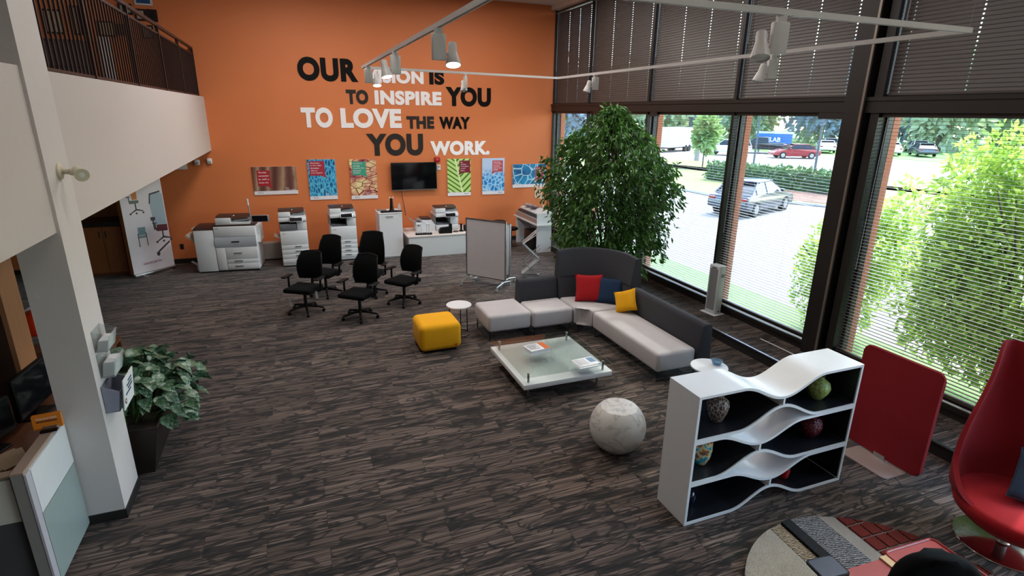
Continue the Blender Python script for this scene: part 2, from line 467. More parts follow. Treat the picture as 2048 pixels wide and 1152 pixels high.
# blinds -------------------------------------------------------------
SLAT = M('taupe_blind_slat', '#473c37', .5, var=.05)
CORDM = M('blind_cord', '#b9b4b0', .8)
def blind(name, a, b, z0, z1, closed, label, group, ncord=4, box=None):
    t = thing(name, label, 'blind', (6.8, (a+b)/2, z0), 0, group)
    hw = (b-a)/2-.012; H = z1-z0
    obj('headrail', G().box(-.035, .035, -hw, hw, H-.045, H), SLAT, t)
    V = []; F = []
    pitch = .0435; wd = .025
    cords = [-hw+.12+(2*hw-.24)*i/(ncord-1) for i in range(ncord)]
    ang = math.radians(74) if closed else math.radians(-4)
    d = Vector((math.cos(ang), 0, math.sin(ang))); nrm = Vector((-d.z, 0, d.x))*.0011
    def slab(c, s0, s1, y0, y1):
        k = len(V)
        for y in (y0, y1):
            for s, q in ((s0, -1), (s1, -1), (s1, 1), (s0, 1)):
                p = c+d*s+nrm*q; V.append((p.x, y, p.z))
        F.extend([(k, k+1, k+2, k+3), (k+7, k+6, k+5, k+4), (k, k+4, k+5, k+1), (k+1, k+5, k+6, k+2), (k+2, k+6, k+7, k+3), (k+3, k+7, k+4, k)])
    z = .04
    while z < H-.06:
        c = Vector((0, 0, z))
        if closed:
            prev = -hw
            for y in cords:
                slab(c, -wd, wd, prev, y-.0075); slab(c, -wd, -.007, y-.0075, y+.0075); slab(c, .009, wd, y-.0075, y+.0075); prev = y+.0075
            slab(c, -wd, wd, prev, hw)
        else: slab(c, -wd, wd, -hw, hw)
        z += pitch
    obj('slats', np_mesh('slats', V, F, SLAT), None, t, kind='stuff')
    obj('bottom_rail', G().box(-.026, .026, -hw, hw, .0, .022), SLAT, t)
    for y in (cords if not closed else cords):
        obj('lift_cord', G().cyl((.0275 if not closed else .018, y, .01), (.0275 if not closed else .018, y, H-.04), .0012, n=5), CORDM, t)
    obj('tilt_wand', G().cyl((-.05, hw-.09, H-.05), (-.05, hw-.07, H-.05-min(1.9, H*.62)), .005, n=6), M('clear_wand', '#9aa0a2', .2), t)
    if box:
        obj('motor_box', G().box(-.095, -.035, box[0]-(a+b)/2, box[1]-(a+b)/2, H-.075, H+.01), FRAMEB, t)
    return t
LOWN = ['beside the orange wall', 'behind the ficus tree', 'left of the white tower', 'right of the white tower', 'behind the red screen']
for k in range(5):
    a, b = BAYS[k]
    blind('venetian_blind', a, b, .33, 3.455, False, 'open venetian blind over the lower window '+LOWN[k], 'open lower blinds', box=((b-.62, b-.35) if k in (1,) else (b-.35, b-.12) if k == 2 else (a+.03, a+.40) if k == 3 else None))
UPN = ['at the orange wall corner', 'above the ficus tree', 'third bay from the orange wall', 'left of the broad bronze post', 'right of the broad bronze post']
for k in range(5):
    a, b = BAYS[k]
    blind('closed_blind', a, b, 3.66, 5.92, True, 'closed brown venetian blind over the upper window '+UPN[k], 'closed upper blinds')

# balcony, column -----------------------------------------------------
struct('wall_left_fascia', G().box(-1.85, XC, 5.42, YW, 2.524, 3.657), CREAM, label='white balcony fascia under the dark railing')
struct('wall_left_near_fascia', G().box(-1.85, -1.655, -3, 4.955, 2.52, 3.667), CREAM, label='white fascia left of the column')
struct('wall_left_slab', G().box(-6, -1.85, -3, YW, 2.524, 3.2), CREAM)
struct('wall_left_column', G().box(-1.925, XC, 4.955, 5.42, 0, 6.05), WPAINT, label='square off-white column')
struct('baseboard_column', G().box(-1.94, XC+.012, 4.943, 5.432, 0, .085), DARKBASE)

# unseen ceiling fill panels, added above the frame to brighten the room
for k, (x, y) in enumerate([(x, y) for x in (.6, 4.4) for y in (1.5, 5.2, 8.6, 11.4)]):
    t = thing('ceiling_fill_panel', 'added square ceiling fill panel number %d in the double row' % (k+1), 'ceiling fill light', (x, y, 6.05), 0, 'added ceiling fill panels')
    t['label'] = 'added ceiling fill panel, %s row, %s from the orange wall' % ('balcony side' if x < 2 else 'window side', ['farthest', 'third', 'second', 'nearest'][k % 4])
    f = G().box(-.62, .62, -.32, .32, -.05, 0)
    obj('housing', f, WHITE, t)
    obj('diffuser', G().box(-.58, .58, -.28, .28, -.056, -.05), emit('fill_diffuser', '#fff6ec', 2.0), t)
    la = bpy.data.lights.new('fill_lamp', 'AREA'); la.shape = 'RECTANGLE'; la.size = 1.16; la.size_y = .56; la.energy = FILL_W[k % 4]; la.color = (1, .95, .9)
    lo = bpy.data.objects.new('fill_lamp', la); C.objects.link(lo); lo.parent = t; lo.location = (0, 0, -.065)

# ================================================================== LOUNGE FURNITURE
def R(*a): return Euler(a).to_matrix().to_4x4()
def T(*a): return Matrix.Translation(a)

def pillow(name, m, size, thick, loc, rot, label, group=None):
    n = 14; V = []; F = []
    for side in (1, -1):
        for i in range(n+1):
            for j in range(n+1):
                u = -1+2*i/n; v = -1+2*j/n
                pin = 1-.07*(1-abs(u))*0-.10*(u*u)*(1-v*v)*.9-.0
                x = u*(1-.09*(1-v*v)*abs(u)**3); y = v*(1-.09*(1-u*u)*abs(v)**3)
                h = ((1-u**4)*(1-v**4))**.55
                V.append((x*size/2, y*size/2, side*h*thick/2))
    k = (n+1)**2
    for i in range(n):
        for j in range(n):
            a = i*(n+1)+j; F.append((a, a+n+1, a+n+2, a+1)); F.append((k+a, k+a+1, k+a+n+2, k+a+n+1))
    g = G(); g.poly(V, F); bmesh.ops.remove_doubles(g.bm, verts=g.bm.verts, dist=1e-4)
    o = obj(name, g, m, label=label, cat='cushion', group=group, ang=80)
    o.location = loc; o.rotation_euler = rot
    # corner seam piping
    pts = []
    for q in range(4):
        for s in range(n):
            u, v = [(-1+2*s/n, -1), (1, -1+2*s/n), (1-2*s/n, 1), (-1, 1-2*s/n)][q]
            x = u*(1-.09*(1-v*v)*abs(u)**3); y = v*(1-.09*(1-u*u)*abs(v)**3); pts.append((x*size/2, y*size/2, 0))
    obj('seam', G().tube(pts, .004, 5, closed=True), m, o)
    return o

# --- sectional sofa: one joined L of modules -----------------------
sofa = thing('sectional_sofa', 'L-shaped pale grey sectional sofa with charcoal backrests and one tall corner back', 'sofa', (0, 0, 0))
SZ0, SZ1 = .15, .425
obj('bench_seat', G().rbox(2.59, 3.305, 7.555, 8.30, SZ0, SZ1, .05, 4), FLIGHT, sofa)
obj('seat', G().rbox(3.315, 4.02, 7.51, 8.10, SZ0, SZ1, .05, 4), FLIGHT, sofa)
# corner seat with a concave inner front
pts = [(4.03, 8.08), (4.03, 7.50)]
for k in range(1, 8):
    a = k/8*PI/2; pts.append((4.03+.19*math.sin(a)+.0, 7.50-.24*(1-math.cos(a))))
pts += [(4.22, 7.26), (4.83, 7.26)]
for k in range(1, 10):
    a = k/10*PI/2; pts.append((4.03+.80*math.cos(a)**.87, 7.26+.82*math.sin(a)**.87))
g = G().prism(pts, 'z', SZ0, SZ1)
ed = [e for e in g.bm.edges if abs(e.verts[0].co.z-e.verts[1].co.z) < 1e-4]
bmesh.ops.bevel(g.bm, geom=ed, offset=.04, segments=3, profile=.5, affect='EDGES')
obj('corner_seat', g, FLIGHT, sofa)
obj('long_seat', G().rbox(4.215, 4.83, 5.50, 7.25, SZ0, SZ1, .05, 4), FLIGHT, sofa)
# low backs (wedge section)
def wedge(y_in, y_out, z0, z1, lean): return [(y_in-.0, z0), (y_out, z0), (y_out, z1-.05), (y_out-.03, z1-.01), (y_in+lean+.03, z1), (y_in+lean, z1-.03)]
g = G().prism([(8.08, .17), (8.34, .17), (8.32, .72), (8.29, .76), (8.19, .765), (8.155, .73)], 'x', 3.315, 4.02)
bmesh.ops.bevel(g.bm, geom=[e for e in g.bm.edges], offset=.018, segments=2, profile=.5, affect='EDGES'); obj('backrest', g, FCHAR, sofa)
g = G().prism([(4.80, .14), (5.06, .14), (5.035, .72), (5.005, .76), (4.915, .765), (4.88, .73)], 'y', 5.47, 7.22)
bmesh.ops.bevel(g.bm, geom=[e for e in g.bm.edges], offset=.018, segments=2, profile=.5, affect='EDGES'); obj('long_backrest', g, FCHAR, sofa)
# tall curved corner back
V = []; F = []; K = 18
def sup(a, r, e=.86): return (4.03+r*abs(math.cos(a))**e, 7.24+r*abs(math.sin(a))**e)
rows = [(.80, .16), (.80, .42), (.90, 1.20), (.925, 1.245), (.985, 1.25), (1.02, 1.20), (1.05, .7), (1.06, .16)]
for k in range(K+1):
    a = PI/2*k/K
    ends = 1-.0
    for (r, z) in rows:
        rr = r
        x, y = sup(a, rr); V.append((x, y, z-.035*(2*abs(k/K-.5))**4*(z > 1)))
n = len(rows)
for k in range(K):
    for i in range(n): F.append((k*n+i, k*n+(i+1) % n, (k+1)*n+(i+1) % n, (k+1)*n+i))
F += [tuple(range(n)), tuple(range(K*n+n-1, K*n-1, -1))]
g = G(); g.poly(V, F); obj('tall_backrest', g, FCHAR, sofa, ang=50)
obj('back_seam', G().tube([(*sup(PI/2*k/K, .842), .78) for k in range(K+1)], .004, 5), BLACKP, sofa)
# sled legs
def sled(pts): return G().tube(pts, .009, 6)
for x in (2.62, 3.27): obj('leg', sled([(x, 7.6, .16), (x, 7.6, .01), (x, 8.22, .01), (x, 8.22, .16)]), BLACKM, sofa)
for x in (3.36, 3.98): obj('leg', sled([(x, 7.56, .16), (x, 7.56, .01), (x, 8.22, .01), (x, 8.22, .18)]), BLACKM, sofa)
for y in (5.55, 7.2): obj('leg', sled([(4.26, y, .16), (4.26, y, .01), (4.95, y, .01), (4.95, y, .16)]), BLACKM, sofa)
obj('leg', sled([(4.12, 7.5, .16), (4.12, 7.5, .01), (4.7, 8.0, .01), (4.7, 8.0, .18)]), BLACKM, sofa)

pillow('throw_cushion', FREDP, .46, .15, (4.42, 7.76, .64), (math.radians(68), 0, math.radians(-24)), 'red square cushion leaning on the tall corner back of the sofa')
pillow('throw_cushion', FNAVY, .44, .14, (4.70, 7.56, .62), (math.radians(66), 0, math.radians(-42)), 'navy blue cushion between the red and yellow cushions on the sofa')
pillow('throw_cushion', FYEL, .36, .14, (4.70, 7.08, .60), (R(0, 0, math.radians(-62)) @ R(math.radians(62), 0, 0) @ R(0, 0, math.radians(24))).to_euler(), 'yellow cushion leaning on the low sofa back beside the navy cushion')

# --- ottoman, small round tables ------------------------------------
ott = thing('ottoman', 'bright yellow rounded cube ottoman beside the small round table', 'ottoman', (1.81, 7.73, 0))
obj('body', G().rbox(-.315, .315, -.31, .31, .03, .44, .085, 5), FYEL, ott)
obj('foot_plinth', G().box(-.24, .24, -.24, .24, 0, .04), BLACKP, ott)
obj('tag', G().box(.20, .235, -.314, -.309, .09, .12), M('orange_tag', '#c2481a', .7), ott)

def round_table(loc, r, h, legs, label):
    t = thing('side_table', label, 'side table', loc)
    obj('table_top', G().lathe([(r*.97, h-.022), (r, h-.016), (r, h-.004), (r*.985, h)], 40), WHITE, t)
    for k in range(legs):
        a = 2*PI*k/legs+.4
        obj('leg', G().cyl((.8*r*math.cos(a), .8*r*math.sin(a), h-.02), (.85*r*math.cos(a), .85*r*math.sin(a), 0), .008, n=8), BLACKM, t)
    obj('foot_ring', G().tube([(.85*r*math.cos(2*PI*k/24), .85*r*math.sin(2*PI*k/24), .008) for k in range(24)], .007, 6, closed=True), BLACKM, t)
    return t
round_table((2.26, 8.06, 0), .2, .5, 3, 'small round white table between the yellow ottoman and the sofa')
round_table((4.50, 4.87, 0), .22, .5, 3, 'small round white table behind the wavy bookcase')
t = thing('glass_dish', 'small pale blue glass dish behind the dip of the wavy bookcase', 'dish', (4.62, 4.88, .5))
obj('bowl', G().lathe([(.03, 0), (.05, .01), (.07, .05), (.066, .05), (.045, .016), (.01, .014)], 20), glass('blue_dish_glass', '#a9c9dd', .15, .35), t)

# --- coffee table ----------------------------------------------------
ct = thing('coffee_table', 'low square white coffee table with a raised glass top on steel pegs', 'coffee table', (2.985, 6.22, 0))
obj('base_slab', G().rbox(-.615, .615, -.625, .625, .185, .25, .006, 2), M('white_lacquer', '#e3e3e4', .25, var=.02), ct)
obj('glass_top', G().rbox(-.625, .60, -.645, .575, .352, .364, .003, 1), GLASST, ct)
for sx in (-1, 1):
    for sy in (-1, 1):
        obj('peg', G().cyl((sx*.52-.012, sy*.52-.035, .25), (sx*.52-.012, sy*.52-.035, .352), .014, n=14).cyl((sx*.52-.012, sy*.52-.035, .364), (sx*.52-.012, sy*.52-.035, .378), .018, n=14), STEEL, ct)
        obj('leg', G().cyl((sx*.49, sy*.46, 0), (sx*.49, sy*.46, .185), .014, n=12), STEEL, ct)
bk = thing('paperback_book', 'small paperback with orange stripe lying on the glass coffee table', 'book', (2.83, 6.27, .364), math.radians(8))
ORP = M('print_orange', '#d3682c', .6); INK = M('print_ink', '#2c2c30', .7)
obj('pages', G().box(-.145, .14, -.10, .10, .006, .052), PAPER, bk)
obj('cover', G().box(-.15, .145, -.105, .105, .052, .058).box(-.15, .145, -.105, .105, 0, .006), PAPER, bk)
obj('spine_stripe', G().box(.06, .1452, -.1052, .1052, .0582, .0592), ORP, bk)
g = G()
for i, (a, b) in enumerate(((-.13, .04), (-.13, -.0), (-.13, .03), (-.13, -.03), (-.13, .02))): g.box(a, b, .066-i*.03, .078-i*.03, .0582, .059)
obj('cover_lettering', g, INK, bk)
mg = thing('magazine', 'open pale magazine lying on the near right corner of the glass table', 'magazine', (3.27, 5.72, .364), math.radians(4))
obj('pages', G().box(-.15, .15, -.11, .11, .0, .012), PAPER, mg)
obj('under_sheet', G().box(-.16, .12, -.13, .08, .0, .004, T(-.01, -.02, .0)), M('paper_grey', '#c6c8cc', .7), mg)
g = G()
for i in range(7): g.box(-.13, .02, .075-i*.024, .082-i*.024, .0122, .0128)
obj('printed_lines', g, M('print_grey', '#777a80', .7), mg)
obj('photo', G().box(.05, .14, -.04, .09, .0122, .0128), M('print_blue', '#6f8fb0', .5), mg)

# --- marble ball table -----------------------------------------------
def marble():
    n = N('white_marble'); c = n.coord(); f = n.noise(n.mapping(c, (1, 1, 2.2), rot=(.5, .3, 0)), 2.2, 7, .65, .7); v = n.math('ABSOLUTE', n.math('SUBTRACT', f, .5))
    col = n.ramp(v, [(0., '#a39e9a'), (.010, '#c9c5c0'), (.05, '#d6d2cd'), (.3, '#dedbd8')])
    n.set(col, .35, 0); return n.m
ms = thing('marble_ball_table', 'white veined marble ball table with a flat round top, left of the bookcase', 'side table', (2.957, 4.42, 0))
prof = []
r = .295
lo_, hi_ = -math.asin(.243/r), math.asin(.225/r)
for k in range(30): a = lo_+(hi_-lo_)*k/29; prof.append((r*math.cos(a), .255+r*math.sin(a)))
prof = [(prof[0][0]*.96, .003)]+prof+[(prof[-1][0]*.985, .482)]
MARB = marble()
obj('ball', G().lathe(prof, 48), MARB, ms)
obj('top_disc', G().lathe([(.184, .4815), (.186, .483), (.18, .4845)], 48), MARB, ms)

# --- wavy bookcase ----------------------------------------------------
bc = thing('wavy_bookcase', 'white low bookcase with wave-shaped shelves and a black back', 'bookcase', (2.87, 3.16, 0))
BW, BD, BT = 1.85, .39, .024
def bump(x, c, w_): u = (x-c)/w_; return .5*(1+math.cos(PI*u)) if abs(u) < 1 else 0
def curve(base, amp, c, w_): return lambda x: base+amp*bump(x, c, w_)
SHW = M('white_shelf', '#dfe0e3', .3, var=.02)
XS = [BW*i/60 for i in range(61)]
def sheet(name, f, x0=BT, x1=BW-BT, t=BT, m=SHW):
    xs = [x0]+[x for x in XS if x0+1e-6 < x < x1-1e-6]+[x1]
    def off(x, s):
        e = .004; d = (f(x+e)-f(x-e))/(2*e); L = math.hypot(1, d); return (x-s*d/L, f(x)+s/L)
    top = [(x, f(x)) for x in xs]; bot = [off(x, -t) for x in xs]
    return obj(name, G().band(top, bot, 'y', 0, BD), m, bc, ang=40)
ftop = curve(1.245, -.155, .93, .47)
f1u = curve(.845, .16, .93, .47); f1l = curve(.822, -.145, .735, .47)
f2u = curve(.435, .155, .735, .47); f2l = curve(.412, -.145, .93, .47)
fbot = curve(.024, .155, .93, .44)
sheet('top_shelf', ftop, 0, BW); sheet('shelf', f1u); sheet('shelf', f1l); sheet('shelf', f2u); sheet('shelf', f2l); sheet('bottom_shelf', fbot)
obj('side_panel', G().box(0, BT, 0, BD, 0, 1.245-BT), SHW, bc); obj('side_panel', G().box(BW-BT, BW, 0, BD, 0, 1.245-BT), SHW, bc)
obj('divider', G().box(.92, .94, 0, BD, f1u(.93), ftop(.93)-BT), SHW, bc)
obj('divider', G().box(.725, .745, 0, BD, f2u(.735), f1l(.735)-BT), SHW, bc)
obj('divider', G().box(.92, .94, 0, BD, fbot(.93), f2l(.93)-BT), SHW, bc)
BKB = M('black_back_panel', '#15161c', .35, var=.03)
def back(flo, fhi): return G().band([(x, fhi(x)) for x in XS[1:-1]], [(x, flo(x)) for x in XS[1:-1]], 'y', BD-.012, BD-.002)
obj('back_panel', back(f1u, lambda x: ftop(x)-BT), BKB, bc); obj('back_panel', back(f2u, lambda x: f1l(x)-BT), BKB, bc); obj('back_panel', back(fbot, lambda x: f2l(x)-BT), BKB, bc)
LIN = M('black_shelf_liner', '#1a1c22', .28, var=.03)
def liner(name, f, x0, x1):
    xs = [x for x in XS if x0 <= x <= x1]
    return obj(name, G().band([(x, f(x)+.002) for x in xs], [(x, f(x)+.0003) for x in xs], 'y', .012, BD-.013), LIN, bc)
for f, c in ((f1u, .93), (f2u, .735), (fbot, .93)):
    liner('shelf_liner', f, BT, c-.012); liner('shelf_liner', f, c+.012, BW-BT)
obj('side_liner', G().box(BW-BT-.0025, BW-BT-.0003, .012, BD-.013, .03, 1.215), LIN, bc)
# vases
def vase(name, prof, m, x, z, label, y=3.37, neck=None, s=1.0):
    t = thing(name, label, 'vase', (x, y, z))
    obj('body', G().lathe([(r*s, q*s) for r, q in prof], 28), m, t, ang=60)
    if neck: obj('rim', G().lathe([(r*s, q*s) for r, q in neck], 28), m, t, ang=60)
    return t
def crackle(name, c1, c2, sc=26, thr=.06):
    n = N(name); v = n.voronoi(n.mapping(n.coord(), (1, 1, .6)), sc, 'DISTANCE_TO_EDGE')
    n.set(n.ramp(v, [(0, c2), (thr, c2), (thr+.02, c1)]), .45, 0, bump=v, bstr=.3); return n.m
def mosaic(name, stops, sc=30):
    n = N(name); x = n.n('TexVoronoi'); n.l(n.coord(), x.inputs['Vector']); x.inputs['Scale'].default_value = sc
    f = n.noise(n.coord(), sc*.6, 2); n.set(n.ramp(f, stops), .25, 0); return n.m
vase('vase', [(.045, 0), (.055, .01), (.085, .09), (.097, .15), (.09, .19), (.06, .215), (.042, .225)], crackle('brown_cream_vase', '#3b2a26', '#b4a396', 40, .05), 3.265, .8475, 'tall brown vase with cream crackle lines on the upper left shelf', neck=[(.042, .222), (.04, .245), (.055, .262), (.05, .262), (.034, .245), (.03, .225)])
vase('vase', [(.05, 0), (.06, .008), (.10, .07), (.118, .12), (.105, .17), (.07, .20), (.045, .215)], crackle('green_crackle_vase', '#94a457', '#3f4a20', 30, .03), 4.45, .8475, 'round green crackled vase on the upper right shelf', neck=[(.045, .213), (.042, .235), (.052, .25), (.046, .25), (.034, .235), (.03, .215)], s=.95)
def redm():
    n = N('dark_red_mosaic'); v = n.voronoi(n.coord(), 70); n.set(n.ramp(v, [(0, '#8f2a38'), (.4, '#5c0f1c'), (.8, '#2c060c')]), .2, 0, bump=v, bstr=.6); return n.m
vase('vase', [(.05, 0), (.06, .008), (.102, .07), (.116, .13), (.10, .19), (.06, .225), (.035, .232)], redm(), 4.44, .4375, 'dark red beaded oval vase on the middle right shelf', neck=[(.035, .23), (.034, .24), (.04, .25), (.036, .25), (.028, .24), (.026, .232)])
vase('vase', [(.045, 0), (.052, .006), (.075, .08), (.085, .15), (.083, .21), (.075, .235)], mosaic('teal_amber_mosaic', [(.3, '#0f4f66'), (.42, '#2b9bb0'), (.5, '#d9c08a'), (.58, '#a05a1e'), (.7, '#135a70')], 22), 3.16, .4375, 'teal and amber mottled glass vase on the middle left shelf', neck=[(.075, .233), (.08, .245), (.075, .245), (.068, .233)])
vase('vase', [(.05, 0), (.056, .006), (.062, .08), (.05, .13), (.03, .16), (.026, .20)], M('red_glaze', '#b0141c', .12), 4.20, fbot(4.20-2.87)+.012, 'small bright red glazed bottle vase on the lower right shelf', neck=[(.026, .198), (.033, .215), (.028, .215), (.02, .2)])
vase('vase', [(.04, 0), (.046, .006), (.065, .05), (.07, .10), (.05, .14), (.03, .155)], M('cobalt_glaze', '#0d0f26', .1), 3.07, .0275, 'small dark cobalt vase on the lower left shelf', neck=[(.03, .153), (.028, .165), (.036, .175), (.03, .175), (.022, .165), (.02, .155)])

# --- red screen ---------------------------------------------------------
rs = thing('red_screen', 'red fabric freestanding screen on a flat base behind the bookcase', 'screen', (5.45, 3.275, 0), math.radians(-1))
g = G().prism(rrect(-.405, .405, .03, 1.145, .07, 6), 'x', -.022, .022)
bmesh.ops.bevel(g.bm, geom=[e for e in g.bm.edges if abs(e.verts[0].co.x-e.verts[1].co.x) < 1e-5], offset=.008, segments=2, affect='EDGES')
obj('panel', g, FRED, rs)
g = G().prism(rrect(-.31, .16, .245, .50, .04, 5), 'z', 0, .01, R(0, 0, PI/2) @ T(.05, .0, 0) if False else None)
obj('base_plate', G().prism(rrect(-.30, .02, -.28, .24, .05, 5), 'z', 0, .010), M('pale_base_plate', '#b3a09b', .4, .2), rs)
obj('bracket', G().box(-.03, .03, -.06, .06, .009, .06), STEEL, rs)

# --- red lounge chair ------------------------------------------------------
lc = thing('lounge_chair', 'red high-back swivel lounge chair on a round steel disc base', 'armchair', (5.27, 2.06, 0), math.radians(-38))
# local: faces -Y, back towards +Y
V = []; F = []; nu, nv = 40, 16
def smooth(t): t = max(0, min(1, t)); return t*t*(3-2*t)
A0 = math.radians(128)
for side in (0, 1):
    for i in range(nu+1):
        ph = -A0+2*A0*i/nu; q = abs(ph)/A0
        top = .40+.30*smooth((1-q)/.62)+.88*smooth((.62-q)/.5)
        for j in range(nv+1):
            v = j/nv; z = .22+(top-.22)*v
            rr = .25+.18*smooth((z-.2)/.28)-.03*smooth((z-.9)/.6)
            rr -= side*.05*(1-.3*v)
            lean = .30*max(0, z-.45)*1.0*max(0, math.cos(ph))**1
            nar = 1-.42*smooth((z-.62)/.9)
            V.append((rr*math.sin(ph)*nar*1.06, rr*math.cos(ph)+lean*.8, z+.012*side*(v > .99)))
m_ = (nu+1)*(nv+1)
for i in range(nu):
    for j in range(nv):
        a = i*(nv+1)+j; F.append((a, a+nv+1, a+nv+2, a+1)); F.append((m_+a, m_+a+1, m_+a+nv+2, m_+a+nv+1))
    a = i*(nv+1)+nv; F.append((a, a+nv+1, m_+a+nv+1, m_+a)); a = i*(nv+1); F.append((a, m_+a, m_+a+nv+1, a+nv+1))
for i in (0, nu):
    for j in range(nv): a = i*(nv+1)+j; F.append((a, a+1, m_+a+1, m_+a))
g = G(); g.poly(V, F); obj('shell', g, FRED, lc, ang=60)
# seat with a full rounded front
obj('seat', G().lathe([(.05, .20), (.22, .20), (.32, .235), (.40, .31), (.425, .375), (.415, .41), (.38, .43), (.2, .437), (.02, .437)], 48, m=Matrix.Diagonal((1.0, 1.06, 1, 1)) @ T(0, -.03, 0)), fabric('bright_red_fabric', '#9c101a', var=.1), lc, ang=60)
obj('pedestal', G().cyl((0, 0, .012), (0, 0, .21), .04, n=20), STEEL, lc)
obj('disc_base', G().lathe([(.335, 0), (.34, .004), (.335, .010), (.05, .022), (.045, .05), (.02, .05)], 56), M('polished_steel', '#c3c0bd', .12, 1.0, var=.02), lc)
pillow('throw_cushion', FBLUE, .42, .14, (5.40, 2.00, .60), Euler((math.radians(60), math.radians(20), math.radians(-38))), 'slate blue cushion on the red lounge chair')

# --- rug, red table, near chair parts ----------------------------------------
rug = thing('patchwork_rug', 'round rug of cream, tan, black and grey stripes with red tile grid', 'rug', (0, 0, 0))
RC = (3.72, 1.80); RR = 1.06
def knit(name, c1, c2, sc, d='X', st=.9):
    n = N(name); c = n.mapping(n.coord(), (1, 1, 1), rot=(0, 0, math.radians(14)))
    f = n.wave(c, sc, 4.0, 'BANDS', d, 2, 3); p = n.noise(c, sc*3.5, 3, .7)
    ff = n.math('ADD', n.math('MULTIPLY', f, .5), n.math('MULTIPLY', p, .5))
    n.set(n.ramp(ff, [(.25, c1), (.7, c2)]), .95, 0, bump=ff, bstr=st, bdist=.02); return n.m
# stripe boundaries: lines x = c + k*(y - 2.6)
def clipc(poly, inside, cut):
    out = []
    for i in range(len(poly)):
        a, b = poly[i], poly[(i+1) % len(poly)]
        ia, ib = inside(a), inside(b)
        if ia: out.append(a)
        if ia != ib: out.append(cut(a, b))
    return out
circ = [(RC[0]+RR*math.cos(2*PI*k/90), RC[1]+RR*math.sin(2*PI*k/90)) for k in range(90)]
KS = .06
def stripe(c0, c1, gap=.006, ylo=-9, yhi=9):
    p = circ
    def half(p, fn):
        def cut(a, b):
            fa, fb = fn(a), fn(b); t = fa/(fa-fb); return (a[0]+t*(b[0]-a[0]), a[1]+t*(b[1]-a[1]))
        return clipc(p, lambda q: fn(q) >= 0, cut)
    p = half(p, lambda q: q[0]-KS*(q[1]-2.6)-c0-gap); p = half(p, lambda q: c1-gap-(q[0]-KS*(q[1]-2.6))) if p else p
    if ylo > -9 and p: p = half(p, lambda q: q[1]+KS*(q[0]-4)-ylo-gap)
    if yhi < 9 and p: p = half(p, lambda q: yhi-gap-(q[1]+KS*(q[0]-4)))
    return p
obj('backing', G().prism(circ, 'z', .0, .008), M('rug_backing', '#23251f', .95), rug)
STR = [(2.6, 3.50, .045, knit('cream_loop', '#8a7f72', '#d6cab9', 38)), (3.50, 3.63, .04, knit('tan_braid', '#4a3c30', '#b8a58c', 18, 'Y')), (3.63, 3.74, .06, knit('black_shag', '#0c0c0d', '#232326', 40)),
       (3.74, 4.02, .045, knit('grey_braid', '#0f0f11', '#8d8b8f', 16, 'Y')), (4.02, 4.16, .035, knit('cream_border', '#8a8078', '#bfb4aa', 55))]
for a, b, h, m in STR:
    p = stripe(a, b)
    if len(p) > 2: obj('stripe', G().prism(p, 'z', .008, h), m, rug)
REDT = knit('red_tuft', '#5a120c', '#a02d1c', 60); CREAMT = knit('cream_grout', '#8a7d72', '#b8aa9e', 50)
p = stripe(4.16, 6); obj('grid_ground', G().prism(p, 'z', .008, .020), CREAMT, rug)
c = 4.17
while c < 4.9:
    yy = .7
    while yy < 3:
        p = stripe(c, c+.125, .010, yy, yy+.15)
        if len(p) > 2: obj('red_tile', G().prism(p, 'z', .020, .034), REDT, rug)
        yy += .15
    c += .125

rt = thing('red_table', 'low red lacquer table with a wooden strip, standing on the rug', 'table', (3.80, 1.72, 0), math.radians(-3))
REDL = M('red_lacquer', '#8f2a2a', .3, var=.05)
g = G().prism(rrect(-.08, .40, -.30, .34, .04), 'z', .37, .39); obj('top_panel', g, REDL, rt)
obj('rim', G().tube([(x, y, .392) for x, y in rrect(-.08, .40, -.30, .34, .04)], .009, 6, closed=True), REDL, rt)
obj('wood_strip', G().box(-.15, -.08, -.30, .32, .365, .392), wood('pale_wood', '#b08d68', '#cdaa80'), rt)
obj('side_panel', G().box(-.50, -.15, -.30, .31, .36, .38), REDL, rt)
for x in (-.46, .36):
    for y in (-.26, .26): obj('leg', G().cyl((x, y, .035), (x, y, .37), .016, n=10), BLACKM, rt)

tb = thing('tablet_stand', 'small dark tablet on a black stand at the bottom edge near the rug', 'tablet', (3.0, 1.955, 0.0455), math.radians(-6))
obj('tablet', G().prism(rrect(-.105, .105, -.085, .085, .025), 'z', .55, .565), BLACKP, tb)
obj('screen', G().prism(rrect(-.095, .095, -.075, .075, .02), 'z', .565, .567), M('slate_screen', '#3c4150', .25), tb)
obj('stem', G().cyl((0, -.02, .02), (0, -.02, .55), .014, n=10), BLACKM, tb); obj('base', G().lathe([(.13, 0), (.13, .01), (.02, .02)], 24, (0, -.02, 0)), BLACKM, tb)

# tower heater on the ledge
tw = thing('tower_appliance', 'tall white tower appliance standing on the ledge by the window', 'appliance', (6.53, 7.17, LEDGE), math.radians(6))
obj('base', G().rbox(-.12, .12, -.17, .17, 0, .018, .008, 2), WPLAST, tw)
obj('body', G().rbox(-.065, .085, -.115, .115, .018, .86, .018, 3), WPLAST, tw)
obj('grille', G().box(-.0665, -.064, -.085, .085, .08, .80), M('grey_grille', '#8c8b8c', .5), tw)
obj('control_panel', G().box(-.02, .06, -.117, -.114, .66, .72), GPLAST, tw)
obj('handle_recess', G().box(-.069, -.066, -.05, .05, .81, .825), DPLAST, tw)
obj('switch', G().box(.0, .04, -.117, -.114, .05, .07), DPLAST, tw)
cb = obj('white_cable', G().tube([(6.42, 5.95+.0*k, LEDGE+.012) if k == 0 else (6.42+.01*math.sin(k), 5.95-.25*k, LEDGE+.012) for k in range(5)], .009, 6), WPLAST, label='white cable lying along the carpeted ledge', cat='cable')

